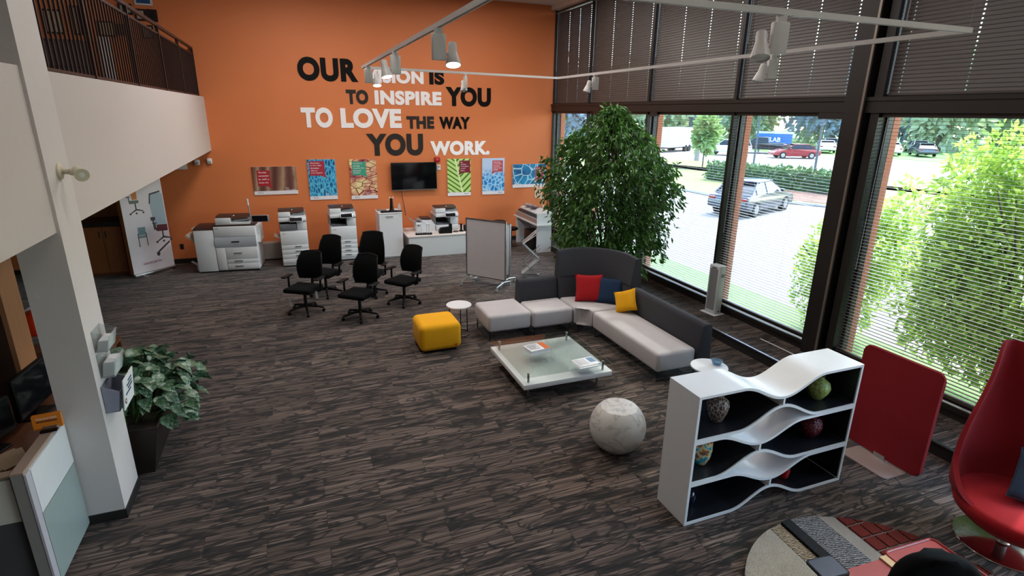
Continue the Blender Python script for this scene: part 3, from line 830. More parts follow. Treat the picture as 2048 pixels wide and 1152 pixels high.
# ================================================================== BACK WALL: lettering, posters, television
LBLACK = M('black_vinyl', '#060505', .6, Specular_IOR_Level=.15); LWHITE = M('white_vinyl', '#f3eff1', .5); LGREY = M('dark_grey_vinyl', '#2b2725', .5, Specular_IOR_Level=.25)
def word(body, x0, x1, z0, z1, m, col, off=.055):
    bm = text_fit(body, x0, x1, z0, z1, off, res=6, space=1.09)
    t = thing('wall_lettering', '%s block letters reading %s on the orange wall' % (col, body), 'lettering', ((x0+x1)/2, YW, z0), 0, 'slogan words on the orange wall')
    # split into letters (connected islands)
    bm.verts.ensure_lookup_table(); seen = set(); isl = []
    for v in bm.verts:
        if v in seen: continue
        st = [v]; comp = []; seen.add(v)
        while st:
            a = st.pop(); comp.append(a)
            for e in a.link_edges:
                b = e.other_vert(a)
                if b not in seen: seen.add(b); st.append(b)
        isl.append(set(comp))
    for comp in sorted(isl, key=lambda c: min(v.co.x for v in c)):
        if len(comp) < 3: continue
        g = G(); mp = {}
        for v in comp: mp[v] = g.bm.verts.new((v.co.x-(x0+x1)/2, 0, v.co.z-z0))
        fs = []
        for f in bm.faces:
            if f.verts[0] in comp: fs.append(g.bm.faces.new([mp[v] for v in f.verts]))
        ex = bmesh.ops.extrude_face_region(g.bm, geom=fs)
        for v in [x for x in ex['geom'] if isinstance(x, bmesh.types.BMVert)]: v.co.y -= .012
        obj('letter', g, m, t, smooth=False)
    bm.free()
word('OUR', .335, 1.668, 4.05, 4.562, LBLACK, 'large black')
word('VISION', 1.82, 3.225, 4.05, 4.352, LWHITE, 'white')
word('IS', 3.37, 3.745, 4.05, 4.365, LBLACK, 'black', .055)
word('TO', 1.36, 1.87, 3.56, 3.885, LGREY, 'dark grey')
word('INSPIRE', 2.02, 3.665, 3.555, 3.885, LWHITE, 'white')
word('YOU', 3.775, 4.97, 3.55, 4.012, LBLACK, 'large black')
word('TO', .32, 1.02, 3.015, 3.47, LWHITE, 'large white')
word('LOVE', 1.20, 2.64, 3.01, 3.468, LWHITE, 'large white')
word('THE', 2.765, 3.458, 3.0, 3.298, LGREY, 'dark grey')
word('WAY', 3.59, 4.405, 2.995, 3.295, LBLACK, 'black')
word('YOU', 1.76, 3.16, 2.35, 2.885, LGREY, 'largest dark grey')
word('WORK.', 3.34, 4.936, 2.34, 2.70, LWHITE, 'white')

def art(kind):
    n = N('poster_art_'+kind); c = n.coord()
    if kind == 'sepia':
        f = n.wave(n.mapping(c, (1, 1, .25), rot=(0, .12, 0)), .55, 5, 'BANDS', 'X', 2, 1.5); z = n.noise(c, 4, 3)
        n.set(n.mix(z, n.ramp(f, [(0, '#4a2a26'), (.35, '#b08a6a'), (.6, '#d9bfa0'), (.85, '#8d6550'), (1, '#5a3a34')]), '#6a3c38', 'MIX'), .4, 0)
        return n.m
    if kind == 'fibres':
        v = n.voronoi(n.mapping(c, (1, 1, .45), rot=(0, .6, 0)), 17, 'DISTANCE_TO_EDGE')
        n.set(n.ramp(v, [(0, '#7fd0e0'), (.08, '#2f9fd0'), (.25, '#1f6fae'), (.4, '#0f4a5e')]), .4, 0); return n.m
    if kind == 'veins':
        v = n.voronoi(n.mapping(c, (.55, 1, 1.1), rot=(0, -.4, 0)), 7.5, 'DISTANCE_TO_EDGE'); z = n.noise(c, 3.2, 3)
        base = n.ramp(z, [(.35, '#8a1f4a'), (.5, '#d9a080'), (.62, '#e9dca0')])
        n.set(n.mix(n.ramp(v, [(0, '#ffffff'), (.035, '#ffffff'), (.05, '#000000')]), base, '#7a1030'), .4, 0); return n.m
    if kind == 'leaf':
        sp = n.n('SeparateXYZ'); n.l(c, sp.inputs[0])
        ax = n.math('ABSOLUTE', n.math('SUBTRACT', sp.outputs[0], n.math('MULTIPLY', sp.outputs[2], -.22)))
        v = n.n('CombineXYZ'); n.l(n.math('SUBTRACT', sp.outputs[2], n.math('MULTIPLY', ax, .8)), v.inputs[0])
        f = n.wave(v.outputs[0], 2.3, .8, 'BANDS', 'X', 2, 2)
        col = n.ramp(f, [(0, '#2f5a18'), (.12, '#4f8a2a'), (.3, '#a9cf6a'), (.8, '#c3dc86')])
        n.set(n.mix(n.ramp(ax, [(0, '#ffffff'), (.016, '#ffffff'), (.028, '#000000')]), col, '#dcebb0'), .4, 0); return n.m
    if kind == 'ice':
        v = n.voronoi(n.mapping(c, (1, 1, .8), rot=(0, .3, 0)), 10, 'DISTANCE_TO_EDGE'); sp = n.n('SeparateXYZ'); n.l(c, sp.inputs[0])
        b = n.ramp(v, [(0, '#c9e6f5'), (.06, '#7cc0ea'), (.2, '#2f86cf'), (.4, '#1f63b0')])
        n.set(n.mix(n.ramp(n.math('ADD', sp.outputs[2], .5), [(.5, '#000000'), (.75, '#ffffff')]), b, '#b9cbe6'), .4, 0); return n.m
    v = n.voronoi(n.mapping(c, (1, 1, 1), loc=(.2, 0, .4)), 4.2, 'DISTANCE_TO_EDGE'); z = n.noise(c, 3, 3)
    b = n.ramp(z, [(.35, '#0f3f7a'), (.6, '#1f8fc0')])
    n.set(n.mix(n.ramp(v, [(0, '#ffffff'), (.02, '#e0e0e0'), (.06, '#000000')]), b, '#bfe6f2'), .4, 0); return n.m
TXT = M('white_print', '#f0e6e6', .6); STRIPM = M('white_strip', '#e6e2e6', .5)
def poster(x0, x1, z0, z1, kind, boxc, bx, lines, logo, label):
    cx, cz = (x0+x1)/2, (z0+z1)/2; w_, h_ = (x1-x0)/2, (z1-z0)/2
    t = thing('poster', label, 'poster', (cx, YW, cz), 0, 'printed posters on the orange wall')
    st = .085
    obj('board', G().box(-w_, w_, -.02, -.002, -h_, h_), M('foam_board', '#cfc9c6', .7), t)
    obj('picture', G().box(-w_, w_, -.0225, -.02, -h_+st, h_), art(kind), t)
    obj('bottom_strip', G().box(-w_, w_, -.0225, -.02, -h_, -h_+st), STRIPM, t)
    bm_ = M('speech_box_'+boxc[1:], boxc, .5)
    g = G(); X0, X1, Z0, Z1 = bx
    g.prism([(X0, Z0), (X1, Z0), (X1, Z1), (X0, Z1)], 'y', -.0245, -.0225)
    tail = X1 if lines[1] else X0
    sgn = 1 if lines[1] else -1
    g.prism([(tail-sgn*.10, Z0+.001), (tail+sgn*.03, Z0-.06), (tail, Z0+.03)], 'y', -.0244, -.0225)
    obj('speech_box', g, bm_, t)
    k = len(lines[0]); hh = min(.034, (Z1-Z0-.05)/k*.6); gp = (Z1-Z0-.05)/k
    print_text(lines[0], X0+.03, Z1-.03, hh, gp, -.0252, TXT, t, .012, width=(X1-X0)*.78)
    if logo:
        lx = w_-.27 if logo == 'r' else -w_+.04
        print_text(['RICOH', 'imagine. change.'], lx, -h_+st+.07, .03, .042, -.0232, TXT, t, .012, width=.22, name='logo')
    g = G(); g.cyl((-w_+.1 if logo == 'r' else w_-.16, -.023, -h_+.045), (-w_+.1 if logo == 'r' else w_-.16, -.0228, -h_+.045), .014, n=12).box((-w_+.12 if logo == 'r' else w_-.14), (-w_+.20 if logo == 'r' else w_-.06), -.0232, -.0225, -h_+.04, -h_+.052)
    obj('strip_mark', g, M('print_mid_grey', '#8a8a90', .6), t)
poster(-.868, .091, 1.497, 2.143, 'sepia', '#a8202c', (-.38, -.10, -.12, .24), (['The best', 'connection', 'is still a', 'human one'], 1), 'r', 'wide sepia poster with red speech box, leftmost on the orange wall')
poster(.35, .988, 1.332, 2.29, 'fibres', '#a8283c', (-.28, .07, .10, .44), (['Work flows', 'in the right', 'direction', 'when we', 'work together'], 1), 'r', 'tall poster of blue and teal fibres with red speech box')
poster(1.317, 1.958, 1.31, 2.275, 'veins', '#3f9a80', (-.26, .07, .10, .43), (['The power of', 'the whole', 'is greater than', 'the sum of', 'its parts'], 1), 'r', 'tall poster of magenta veins with green speech box')
poster(3.77, 4.403, 1.293, 2.25, 'leaf', '#7a1028', (.01, .30, .12, .43), (['When', 'everything', 'works together,', 'you don\'t', 'have to'], 0), 'l', 'tall poster of a green leaf close-up, right of the television')
poster(4.725, 5.356, 1.293, 2.25, 'ice', '#b84a55', (-.03, .27, .12, .42), (['Work flows', 'in the right', 'direction', 'when we work', 'as one'], 0), 'l', 'tall poster of pale blue crystals with coral speech box')
poster(5.60, 6.57, 1.447, 2.078, 'neuron', '#b84a60', (.18, .44, -.10, .24), (['All the parts', 'work better', 'when in the', 'right', 'direction'], 0), 'l', 'wide blue nerve-cell poster partly behind the ficus tree')

tv = thing('wall_television', 'black flat television hanging on the orange wall under the lettering', 'television', (2.885, YW, 1.84))
obj('bracket', G().box(-.2, .2, -.06, 0, -.12, .12), BLACKM, tv)
obj('bezel', G().rbox(-.582, .582, -.11, -.06, -.345, .345, .01, 2), M('tv_black', '#0b0b0d', .3), tv)
obj('screen', G().box(-.565, .565, -.112, -.11, -.318, .33), M('tv_screen', '#08080b', .08, var=.02), tv)
obj('lower_trim', G().box(-.57, .57, -.113, -.108, -.343, -.326), STEEL, tv)
obj('cable', G().tube([(-.33, -.03, -.34), (-.31, -.02, -.55), (-.27, -.02, -.8), (-.25, -.02, -1.0)], .006, 6), DPLAST, tv)
ra = thing('fire_alarm', 'small red alarm box on the orange wall at the television corner', 'alarm', (3.51, YW, 2.24))
obj('plate', G().rbox(-.075, .075, -.045, 0, -.06, .06, .008, 2), M('alarm_red', '#a81318', .35), ra)
obj('lens', G().box(-.03, .03, -.05, -.045, -.02, .03), M('strobe_lens', '#c8585a', .2), ra)
th = thing('thermostat', 'small white thermostat on the orange wall below the red alarm', 'thermostat', (3.545, YW, 2.04))
obj('case', G().rbox(-.045, .045, -.03, 0, -.065, .065, .006, 2), WPLAST, th)
obj('display', G().box(-.03, .03, -.032, -.03, .0, .04), GPLAST, th)
ol = thing('wall_outlet', 'dark wall outlet low on the orange wall beside the large printer', 'outlet', (-2.522, YW, .384))
obj('plate', G().box(-.04, .04, -.008, 0, -.06, .06), BROWNP, ol)
obj('socket', G().box(-.018, .018, -.012, -.008, .008, .04).box(-.018, .018, -.012, -.008, -.04, -.008), BLACKP, ol)
for x, z, nm, lb in ((-1.70, 2.29, 'motion_sensor', 'white rounded motion sensor under the balcony corner'), (-1.95, 2.27, 'wall_box', 'small white wedge-shaped box left of the motion sensor')):
    t = thing(nm, lb, 'sensor', (x, YW, z))
    obj('case', G().rbox(-.05, .05, -.07, 0, -.06, .06, .02, 3), WPLAST, t)
    obj('lens', G().box(-.03, .03, -.074, -.068, -.035, .0), GPLAST, t)
t = thing('wall_frame', 'small white framed notice half hidden by the balcony fascia', 'frame', (-2.3, YW, 2.22))
obj('frame', G().box(-.14, .14, -.015, 0, -.1, .1), WPLAST, t); obj('sheet', G().box(-.12, .12, -.017, -.015, -.08, .08), PAPER, t)

# ================================================================== PRINTERS
HND = M('silver_handle', '#c4c8cd', .2, .8)
def handle(x, y, z, w_=.10): return G().rbox(x-w_/2, x+w_/2, y-.018, y, z-.012, z+.012, .008, 2)
def adf(t, x0, x1, y0, z, parent=None):
    """document feeder: white block, dark lid, sloping tray"""
    w_ = x1-x0
    a = obj('document_feeder', G().rbox(x0, x0+w_*.44, y0, y0+.42, z, z+.125, .012, 2), WPLAST, t)
    obj('feeder_lid', G().prism([(y0+.02, z+.122), (y0+.40, z+.122), (y0+.38, z+.165), (y0+.12, z+.16)], 'x', x0+.005, x1-.03), BROWNP, a)
    obj('document_tray', G().prism([(x0+w_*.44, z+.02), (x1, z+.075), (x1, z+.105), (x0+w_*.44, z+.05)], 'y', y0+.03, y0+.40), GPLAST, a)
    obj('tray_guide', G().prism([(x0+w_*.5, z+.06), (x1-.04, z+.105), (x1-.04, z+.115), (x0+w_*.5, z+.07)], 'y', y0+.08, y0+.2), WPLAST, a)
    obj('feeder_base', G().rbox(x0, x1, y0, y0+.45, z-.02, z+.03, .008, 2), WPLAST, a)
    obj('feeder_dial', G().sphere((x0+w_*.52, y0+.12, z+.15), .018, 12, 8), WPLAST, a)

def copier(loc, rz, label, sidebin=True, darkcav=True, drawers=4, table=False):
    t = thing('office_printer', label, 'printer', loc, rz)
    W = .575; D = .62; zb = 0
    if not table:
        dh = .36
        obj('base', G().box(.02, W-.02, .02, D, 0, .03), DPLAST, t)
        obj('cabinet', G().rbox(0, W, .012, D, .03, .83, .01, 2), WPLAST, t)
        obj('front_door', G().rbox(.004, W-.004, 0, .02, .50, .80, .008, 2), WPLAST, t)
        hts = [.4575-.0-.105*i for i in range(drawers)]
        for i, z in enumerate(hts):
            d = obj('drawer', G().rbox(.004, W-.004, 0, .02, z-.05, z+.047, .006, 2), WPLAST, t)
            obj('handle', handle(.62*W, 0, z+.012, .14), HND, d)
        print_text(['RICOH'], .05, .775, .022, .03, -.001, M('print_dark', '#4a4c52', .6), t, .012, name='logo')
        z0 = .83
    else:
        obj('base', G().rbox(0, W, .012, D, 0, .15, .01, 2), WPLAST, t)
        d = obj('drawer', G().rbox(.004, W-.004, 0, .02, .03, .13, .006, 2), WPLAST, t); obj('handle', handle(.5*W, 0, .085, .14), HND, d)
        z0 = .15
    # output cavity
    obj('output_floor', G().prism([(.02, z0), (.62*W, z0), (.62*W, z0+.03), (.02, z0+.06)], 'y', .03, D-.03), GPLAST if not darkcav else M('tray_grey', '#55585e', .5), t)
    obj('cavity_back', G().box(.01, W-.01, D*.7, D, z0, z0+.19), DPLAST, t)
    obj('right_pillar', G().rbox(.64*W, W, .01, D, z0, z0+.19, .01, 2), WPLAST, t)
    if not darkcav: obj('finisher_front', G().rbox(.01, .62*W, .0, .2, z0+.01, z0+.15, .01, 2), M('mid_grey_plastic', '#6f7276', .45), t)
    obj('left_pillar', G().box(0, .02, .15, D, z0, z0+.19), GPLAST, t)
    z1 = z0+.19
    obj('gap_line', G().box(.005, W-.005, .01, D-.01, z1, z1+.014), DPLAST, t)
    obj('scanner', G().rbox(-.005, W+.005, -.01, D, z1+.014, z1+.085, .012, 2), WPLAST, t)
    m = T(.36, -.035, z1+.06) @ R(math.radians(-32), 0, 0)
    p = obj('control_panel', G().rbox(-.14, .14, -.008, .008, -.055, .055, .006, 2, m), SILVER, t)
    obj('touchscreen', G().box(-.125, .125, -.0095, -.0078, -.045, .045, m), SCREEN, p)
    adf(t, .0, W, .03, z1+.10)
    if sidebin:
        obj('bypass_tray', G().prism([(-.01, .62), (-.13, .70), (-.12, .72), (0, .66)], 'y', .15, .45), M('cream_plastic', '#c9c1b4', .5), t)
    return t
copier((-.385, 13.19, 0), 0, 'white multifunction printer with grey inner finisher, behind the office chairs, left one', True, False)
copier((.715, 13.36, 0), math.radians(2), 'white multifunction printer with dark output slot, next to the tall white cabinet', False, True)

# large production printer
pp = thing('production_printer', 'large white production printer with side stacker and screen on a mast', 'printer', (-2.085, 13.245, 0), math.radians(-6.5))
obj('stacker', G().rbox(0, .385, .0, .66, .03, .935, .008, 2), WPLAST, pp)
obj('stacker_lid', G().prism([(0, .935), (.66, .935), (.62, .985), (.06, .975)], 'x', -.005, .45), BROWNP, pp)
obj('exit_tray', G().prism([(-.0, .62), (-.20, .80), (-.18, .83), (.0, .68)], 'y', .12, .5), M('cream_plastic', '#c9c1b4', .5), pp)
obj('exit_tray', G().prism([(-.0, .86), (-.08, .93), (-.07, .95), (.0, .90)], 'y', .2, .45), M('cream_plastic', '#c9c1b4', .5), pp)
obj('floor_bracket', G().prism([(.0, .0), (-.09, .0), (-.10, .12), (-.20, .2), (-.18, .22), (-.06, .14), (0, .1)], 'y', .25, .3), WPLAST, pp)
MX0, MX1 = .39, 1.225
obj('base', G().box(.02, MX1-.02, .03, .66, 0, .035), DPLAST, pp)
obj('cabinet', G().rbox(MX0, MX1, .012, .70, .035, 1.0, .01, 2), WPLAST, pp)
obj('upper_door', G().rbox(MX0+.006, MX1-.006, -.006, .02, .78, .995, .01, 2), WPLAST, pp)
obj('curved_door', G().prism([(.02, .56), (-.004, .56), (-.03, .66), (-.008, .775), (.02, .775)], 'x', MX0+.006, MX1-.006), M('pale_blue_grey_plastic', '#b4bac2', .3), pp)
obj('door_grip', G().rbox(MX0+.33, MX0+.49, -.034, -.02, .655, .685, .006, 2), DPLAST, pp)
obj('side_door', G().rbox(MX0+.006, MX0+.185, -.004, .02, .05, .545, .006, 2), WPLAST, pp)
for z, h in ((.41, .125), (.235, .045), (.12, .065)):
    d = obj('drawer', G().rbox(MX0+.195, MX1-.006, -.004, .02, z-h, z+h, .006, 2), WPLAST, pp)
    obj('handle', handle(MX0+.43, -.004, z+.01, .17), HND, d)
obj('right_flap', G().prism([(.1, .62), (.6, .62), (.55, .98), (.15, .98)], 'x', MX1, MX1+.06), WPLAST, pp)
obj('scanner_bed', G().rbox(MX0-.01, MX1, .02, .66, 1.0, 1.035, .008, 2), BROWNP, pp)
adf(pp, MX0+.05, MX1-.10, .06, 1.05)
obj('screen_arm', G().tube([(MX1-.06, .1, 1.04), (MX1-.05, .08, 1.15), (MX1+.02, .06, 1.17)], .016, 8), GPLAST, pp)
sc = obj('control_screen', G().rbox(MX1-.06, MX1+.30, .03, .055, 1.075, 1.225, .006, 2), SILVER, pp)
obj('touchscreen', G().box(MX1-.04, MX1+.27, .0285, .031, 1.087, 1.213), SCREEN, sc)
obj('signal_mast', G().cyl((MX1-.09, .2, 1.05), (MX1-.115, .2, 1.42), .012, n=10), GPLAST, pp)
obj('signal_light', G().cyl((MX1-.115, .2, 1.42), (MX1-.12, .2, 1.56), .017, n=12), WPLAST, pp)
print_text(['RICOH'], MX0+.04, .975, .022, .03, -.0075, M('print_dark', '#4a4c52', .6), pp, .012, name='logo')
cbx = thing('floor_panel', 'low pale grey box panel on the floor between two printers', 'box', (-.62, 14.05, 0))
obj('box', G().rbox(-.24, .24, -.12, .12, .04, .42, .006, 1), M('grey_panel', '#8d8580', .6), cbx); obj('plinth', G().box(-.2, .2, -.1, .1, 0, .04), DPLAST, cbx)

# tall white cabinet with its things
tc = thing('tall_cabinet', 'tall narrow white cabinet with a pull-out front below the television', 'cabinet', (2.09, 13.32, 0))
obj('body', G().rbox(-.275, .275, .012, .60, .0, 1.075, .004, 1), WHITE, tc)
d = obj('front', G().rbox(-.272, .272, -.008, .014, .03, 1.06, .004, 1), WHITE, tc)
obj('handle', G().rbox(-.12, .06, -.03, -.008, 1.01, 1.022, .004, 1), STEEL, d); obj('lock', G().cyl((.22, -.008, 1.02), (.22, -.013, 1.02), .01, n=10), STEEL, d)
obj('top', G().rbox(-.28, .28, -.012, .61, 1.075, 1.095, .004, 1), WHITE, tc)
kb = thing('flat_tray', 'black flat tray on top of the tall white cabinet', 'tray', (2.13, 13.46, 1.095), math.radians(2)); obj('tray', G().rbox(-.25, .25, -.07, .07, 0, .025, .008, 2), BLACKP, kb); obj('rim', G().tube([(-.24, -.06, .026), (.24, -.06, .026), (.24, .06, .026), (-.24, .06, .026)], .005, 5, True), BLACKP, kb)
pm_ = thing('brochure_folder', 'thin dark folder on the back of the tall white cabinet', 'folder', (1.95, 13.78, 1.095)); obj('cover', G().rbox(-.11, .11, -.07, .07, 0, .012, .003, 1), DPLAST, pm_); obj('sheet', G().box(-.1, .1, -.06, .06, .012, .015), GPLAST, pm_)
tp = thing('dark_trophy', 'black tapered trophy with clear knobs standing on the cabinet tray', 'trophy', (2.15, 13.47, 1.12))
obj('plinth', G().lathe([(.07, 0), (.07, .015), (.055, .03), (.05, .05)], 20), BLACKP, tp); obj('pillar', G().lathe([(.046, .05), (.04, .12), (.032, .28), (.03, .30)], 4), BLACKP, tp)
for x in (-.035, .035): obj('knob', G().sphere((x, 0, .318), .02, 12, 8), glass('crystal', '#f4f6fa', .3, .3), tp)
gt = thing('glass_trophy', 'clear glass trophy beside the black one on the tall cabinet', 'trophy', (2.34, 13.52, 1.095))
obj('base', G().box(-.045, .045, -.03, .03, 0, .03), glass('crystal', '#f4f6fa', .3, .3), gt); obj('blade', G().prism([(-.035, .03), (.035, .03), (.03, .14), (0, .2), (-.03, .14)], 'y', -.012, .012), glass('crystal', '#f4f6fa', .3, .3), gt)

# low white display plinth
dk = thing('display_desk', 'low white display desk with a solid front against the orange wall', 'desk', (2.46, 13.19, 0))
obj('front_panel', G().box(.02, 2.18, .0, .02, .0, .49), M('desk_front', '#ced3d4', .4, var=.02), dk)
obj('end_panel', G().box(0, .02, .0, 1.08, 0, .49), M('desk_end_shaded', '#8d8480', .5), dk); obj('end_panel', G().box(2.18, 2.2, .0, 1.08, 0, .49), WHITE, dk)  # left end coloured brown-grey to carry its shading
obj('top', G().rbox(-.01, 2.21, -.015, 1.1, .49, .522, .004, 1), M('desk_top', '#ddd2cc', .4, var=.03), dk)
copier((3.27, 13.62, .522), 0, 'white tabletop multifunction printer on the low display desk', False, True, table=True)
dp = thing('desktop_printer', 'white desktop printer with angled paper trays, left on the display desk', 'printer', (2.76, 13.66, .522))
obj('body', G().prism([(.14, 0), (.49, 0), (.49, .16), (.40, .28), (.14, .30)], 'y', 0, .42), WPLAST, dp)
obj('front_unit', G().rbox(.0, .16, -.04, .36, .0, .24, .012, 2), WPLAST, dp)
obj('lid', G().box(.15, .38, .03, .36, .30, .335), BROWNP, dp)
obj('output_tray', G().prism([(.02, .2), (-.16, .33), (-.15, .345), (.03, .22)], 'y', .02, .3), GPLAST, dp)
obj('output_tray', G().prism([(.02, .31), (.18, .24), (.185, .255), (.025, .33)], 'y', -.02, .3), GPLAST, dp)
obj('dark_slot', G().box(.01, .10, -.042, -.04, .15, .22), DPLAST, dp)
pm2 = thing('pillar_model', 'small white model of a portico with columns on a black base', 'model', (2.88, 13.35, .522), math.radians(-8))
obj('base', G().box(-.2, .2, -.07, .07, 0, .03), BLACKP, pm2)
for x in (-.15, -.10, -.045, .085, .14): obj('column', G().cyl((x, 0, .03), (x, 0, .24), .014, n=10), WHITE, pm2)
obj('lintel', G().box(-.18, -.08, -.03, .03, .24, .265).box(.06, .18, -.03, .03, .24, .265), WHITE, pm2)
obj('arch', G().tube([(.02+.065*math.cos(PI*k/10), 0, .24+.07*math.sin(PI*k/10)) for k in range(11)], .014, 6), WHITE, pm2)
ds = thing('desk_device', 'black angular desk device on the right of the display desk', 'device', (3.43, 13.36, .522), math.radians(-6))
obj('body', G().prism([(-.16, 0), (.16, 0), (.16, .15), (-.12, .12), (-.16, .06)], 'y', -.08, .1), BLACKP, ds); obj('upright', G().rbox(.10, .17, -.02, .10, .1, .22, .01, 2), BLACKP, ds)
cc = obj('cable_coil', G().tube([(3.70+.07*math.cos(k*.4), 13.36+.05*math.sin(k*.4), .53+.0006*k) for k in range(40)], .007, 6), M('brown_cable', '#54433c', .6), label='coiled brown cable on the display desk', cat='cable')
ph = thing('desk_phone', 'upright black handset in a cradle at the right of the display desk', 'phone', (3.86, 13.42, .522)); obj('cradle', G().rbox(-.05, .05, -.04, .05, 0, .03, .008, 2), BLACKP, ph); obj('handset', G().rbox(-.025, .025, -.015, .025, .03, .2, .01, 2), BLACKP, ph)
sp_ = thing('desk_speaker', 'small black box speaker beside the black handset', 'speaker', (4.0, 13.46, .522)); obj('case', G().rbox(-.06, .06, -.05, .06, 0, .15, .008, 2), BLACKP, sp_); obj('grille', G().box(-.05, .05, -.053, -.05, .02, .13), DPLAST, sp_)

# ================================================================== WHITEBOARDS, STANDS
def mobile_board(p0, p1, z0, z1, m, label, th=.02):
    a = math.atan2(p1[1]-p0[1], p1[0]-p0[0]); L = math.hypot(p1[0]-p0[0], p1[1]-p0[1])
    t = thing('mobile_board', label, 'board', (*p0, 0), a)
    obj('panel', G().box(.012, L-.012, -th/2, th/2, z0, z1), m, t)
    obj('frame', G().box(0, .02, -.018, .018, z0-.0, z1).box(L-.02, L, -.018, .018, z0, z1).box(.02, L-.02, -.018, .018, z1-.02, z1).box(.02, L-.02, -.018, .018, z0, z0+.02), STEEL, t)
    for x in (.05, L-.05):
        f = obj('foot', G().tube([(x, -.28, .085), (x, -.24, .10), (x, 0, .14), (x, .24, .10), (x, .28, .085)], .014, 8).cyl((x, 0, .13), (x, 0, z0+.02), .016, n=8), STEEL, t)
        for y in (-.27, .27):
            obj('caster', G().cyl((x-.012, y, .033), (x+.012, y, .033), .033, n=14).cyl((x, y, .03), (x, y, .088), .008, n=6), GPLAST, f)
    return t
mobile_board((3.20, 10.76), (3.80, 10.03), .17, 1.37, fabric('grey_board_fabric', '#cdc8cb', var=.05), 'grey fabric mobile pinboard on casters in the middle of the floor')
mobile_board((3.52, 10.88), (3.98, 10.26), .20, 1.28, M('board_white', '#d9dce0', .25, var=.02), 'white mobile board standing just behind the grey pinboard')

bs = thing('brochure_rack', 'folding zigzag steel and acrylic brochure rack near the ficus', 'rack', (4.66, 10.75, 0), math.radians(-20))
ZN = [(.12, 1.02), (-.20, .74), (.16, .40), (-.20, .07)]
def zz(p, y): return (p[0], y, p[1])
W2 = .13
for k in range(3):
    a, b = ZN[k], ZN[k+1]
    fr = G()
    for y in (-W2, W2): fr.tube([zz(a, y), zz(b, y)], .009, 6)
    for q in (a, b): fr.tube([zz(q, -W2), zz(q, W2)], .009, 6)
    f = obj('frame', fr, STEEL, bs)
    dx, dz = b[0]-a[0], b[1]-a[1]; L = math.hypot(dx, dz); nx, nz = -dz/L*.004, dx/L*.004
    obj('acrylic_tray', G().prism([(a[0]-nx, a[1]-nz), (b[0]-nx, b[1]-nz), (b[0]+nx, b[1]+nz), (a[0]+nx, a[1]+nz)], 'y', -W2+.012, W2-.012), ACRY if k else glass('smoky_acrylic', '#a5a6a8', .1, .3), f)
for (a, b) in (((-.20, .74), (.16, 1.0)), ((.18, .66), (-.16, .30)), ((-.2, .36), (.2, .01))):
    obj('brace', G().tube([zz(a, -W2-.012), zz(b, -W2-.012)], .008, 6).tube([zz(a, W2+.012), zz(b, W2+.012)], .008, 6), STEEL, bs)
obj('foot', G().tube([(-.2, -W2, .07), (-.12, -W2, .009), (.2, -W2, .009)], .009, 6).tube([(-.2, W2, .07), (-.12, W2, .009), (.2, W2, .009)], .009, 6), STEEL, bs)

# wide-format scanner on its table
st_ = thing('scanner_table', 'long white table with panel ends in the corner by the windows', 'table', (5.57, 12.55, 0))
obj('top', G().box(0, .48, 0, 1.6, .71, .74), WHITE, st_)
obj('end_panel', G().box(.06, .46, .12, .15, 0, .71), WHITE, st_); obj('end_panel', G().box(.02, .46, 1.42, 1.45, 0, .71), WHITE, st_)
obj('modesty_panel', G().box(.40, .42, .15, 1.42, .2, .71), M('table_grey', '#a8a9ad', .5), st_)
ws = thing('wide_format_scanner', 'long grey wide-format scanner lying on the white corner table', 'scanner', (5.60, 12.62, .74))
obj('body', G().prism([(0, 0), (.42, 0), (.42, .26), (.30, .28), (.05, .14), (0, .12)], 'y', .0, 1.45), SILVER, ws)
obj('feed_slot', G().prism([(.045, .145), (.10, .175), (.10, .195), (.03, .165)], 'y', .06, 1.38), DPLAST, ws)
obj('lid', G().prism([(.12, .195), (.30, .285), (.42, .265), (.42, .29), (.30, .31), (.12, .22)], 'y', .03, 1.42), WPLAST, ws)
obj('side_cap', G().box(-.01, .43, -.02, .0, 0, .28), WPLAST, ws)
for k, (y, lb) in enumerate(((.75, 'dark folder lying on the wide-format scanner'), (1.08, 'grey catalogue lying on the far end of the wide-format scanner'))):
    t = thing('catalogue', lb, 'booklet', (5.83, 12.62+y, 1.045+.0), .3); obj('cover', G().rbox(-.09, .09, -.13, .13, 0, .02, .004, 1, R(0, .0, 0)), M('plum_cover', '#4a3a42', .5) if not k else M('grey_cover', '#77747c', .5), t); obj('pages', G().box(-.088, .085, -.127, .127, .005, .015), PAPER, t)
ub = thing('floor_cabinet', 'low black cabinet tucked under the scanner table', 'cabinet', (5.72, 13.25, 0)); obj('body', G().rbox(-.08, .22, -.3, .3, .03, .47, .008, 2), DPLAST, ub); obj('plinth', G().box(-.06, .2, -.27, .27, 0, .03), BLACKP, ub)
kz = thing('monitor_kiosk', 'small tan-backed display on a white arm behind the ficus', 'display', (6.25, 13.95, 0))
obj('stand', G().tube([(.12, 0, 0), (.12, 0, 1.2), (.0, -.05, 1.26)], .018, 8), WPLAST, kz); obj('foot', G().lathe([(.16, 0), (.16, .012), (.02, .02)], 20, (.12, 0, 0)), WPLAST, kz); obj('panel', G().box(-.14, .14, -.015, .015, -.17, .17, T(-.08, -.06, 1.36) @ R(-.3, .25, .3)), wood('tan_back', '#a5714a', '#b9855c'), kz)
def stool(loc, label):
    t = thing('bar_stool', label, 'stool', loc)
    obj('seat', G().lathe([(.13, .68), (.17, .70), (.175, .735), (.15, .755), (.02, .76)], 24), BLACKP, t); obj('column', G().cyl((0, 0, .03), (0, 0, .69), .025, n=12), BLACKM, t); obj('base', G().lathe([(.2, 0), (.2, .012), (.04, .035), (.02, .035)], 28), BLACKM, t)
stool((4.86, 13.35, 0), 'black round stool behind the grey pinboard')
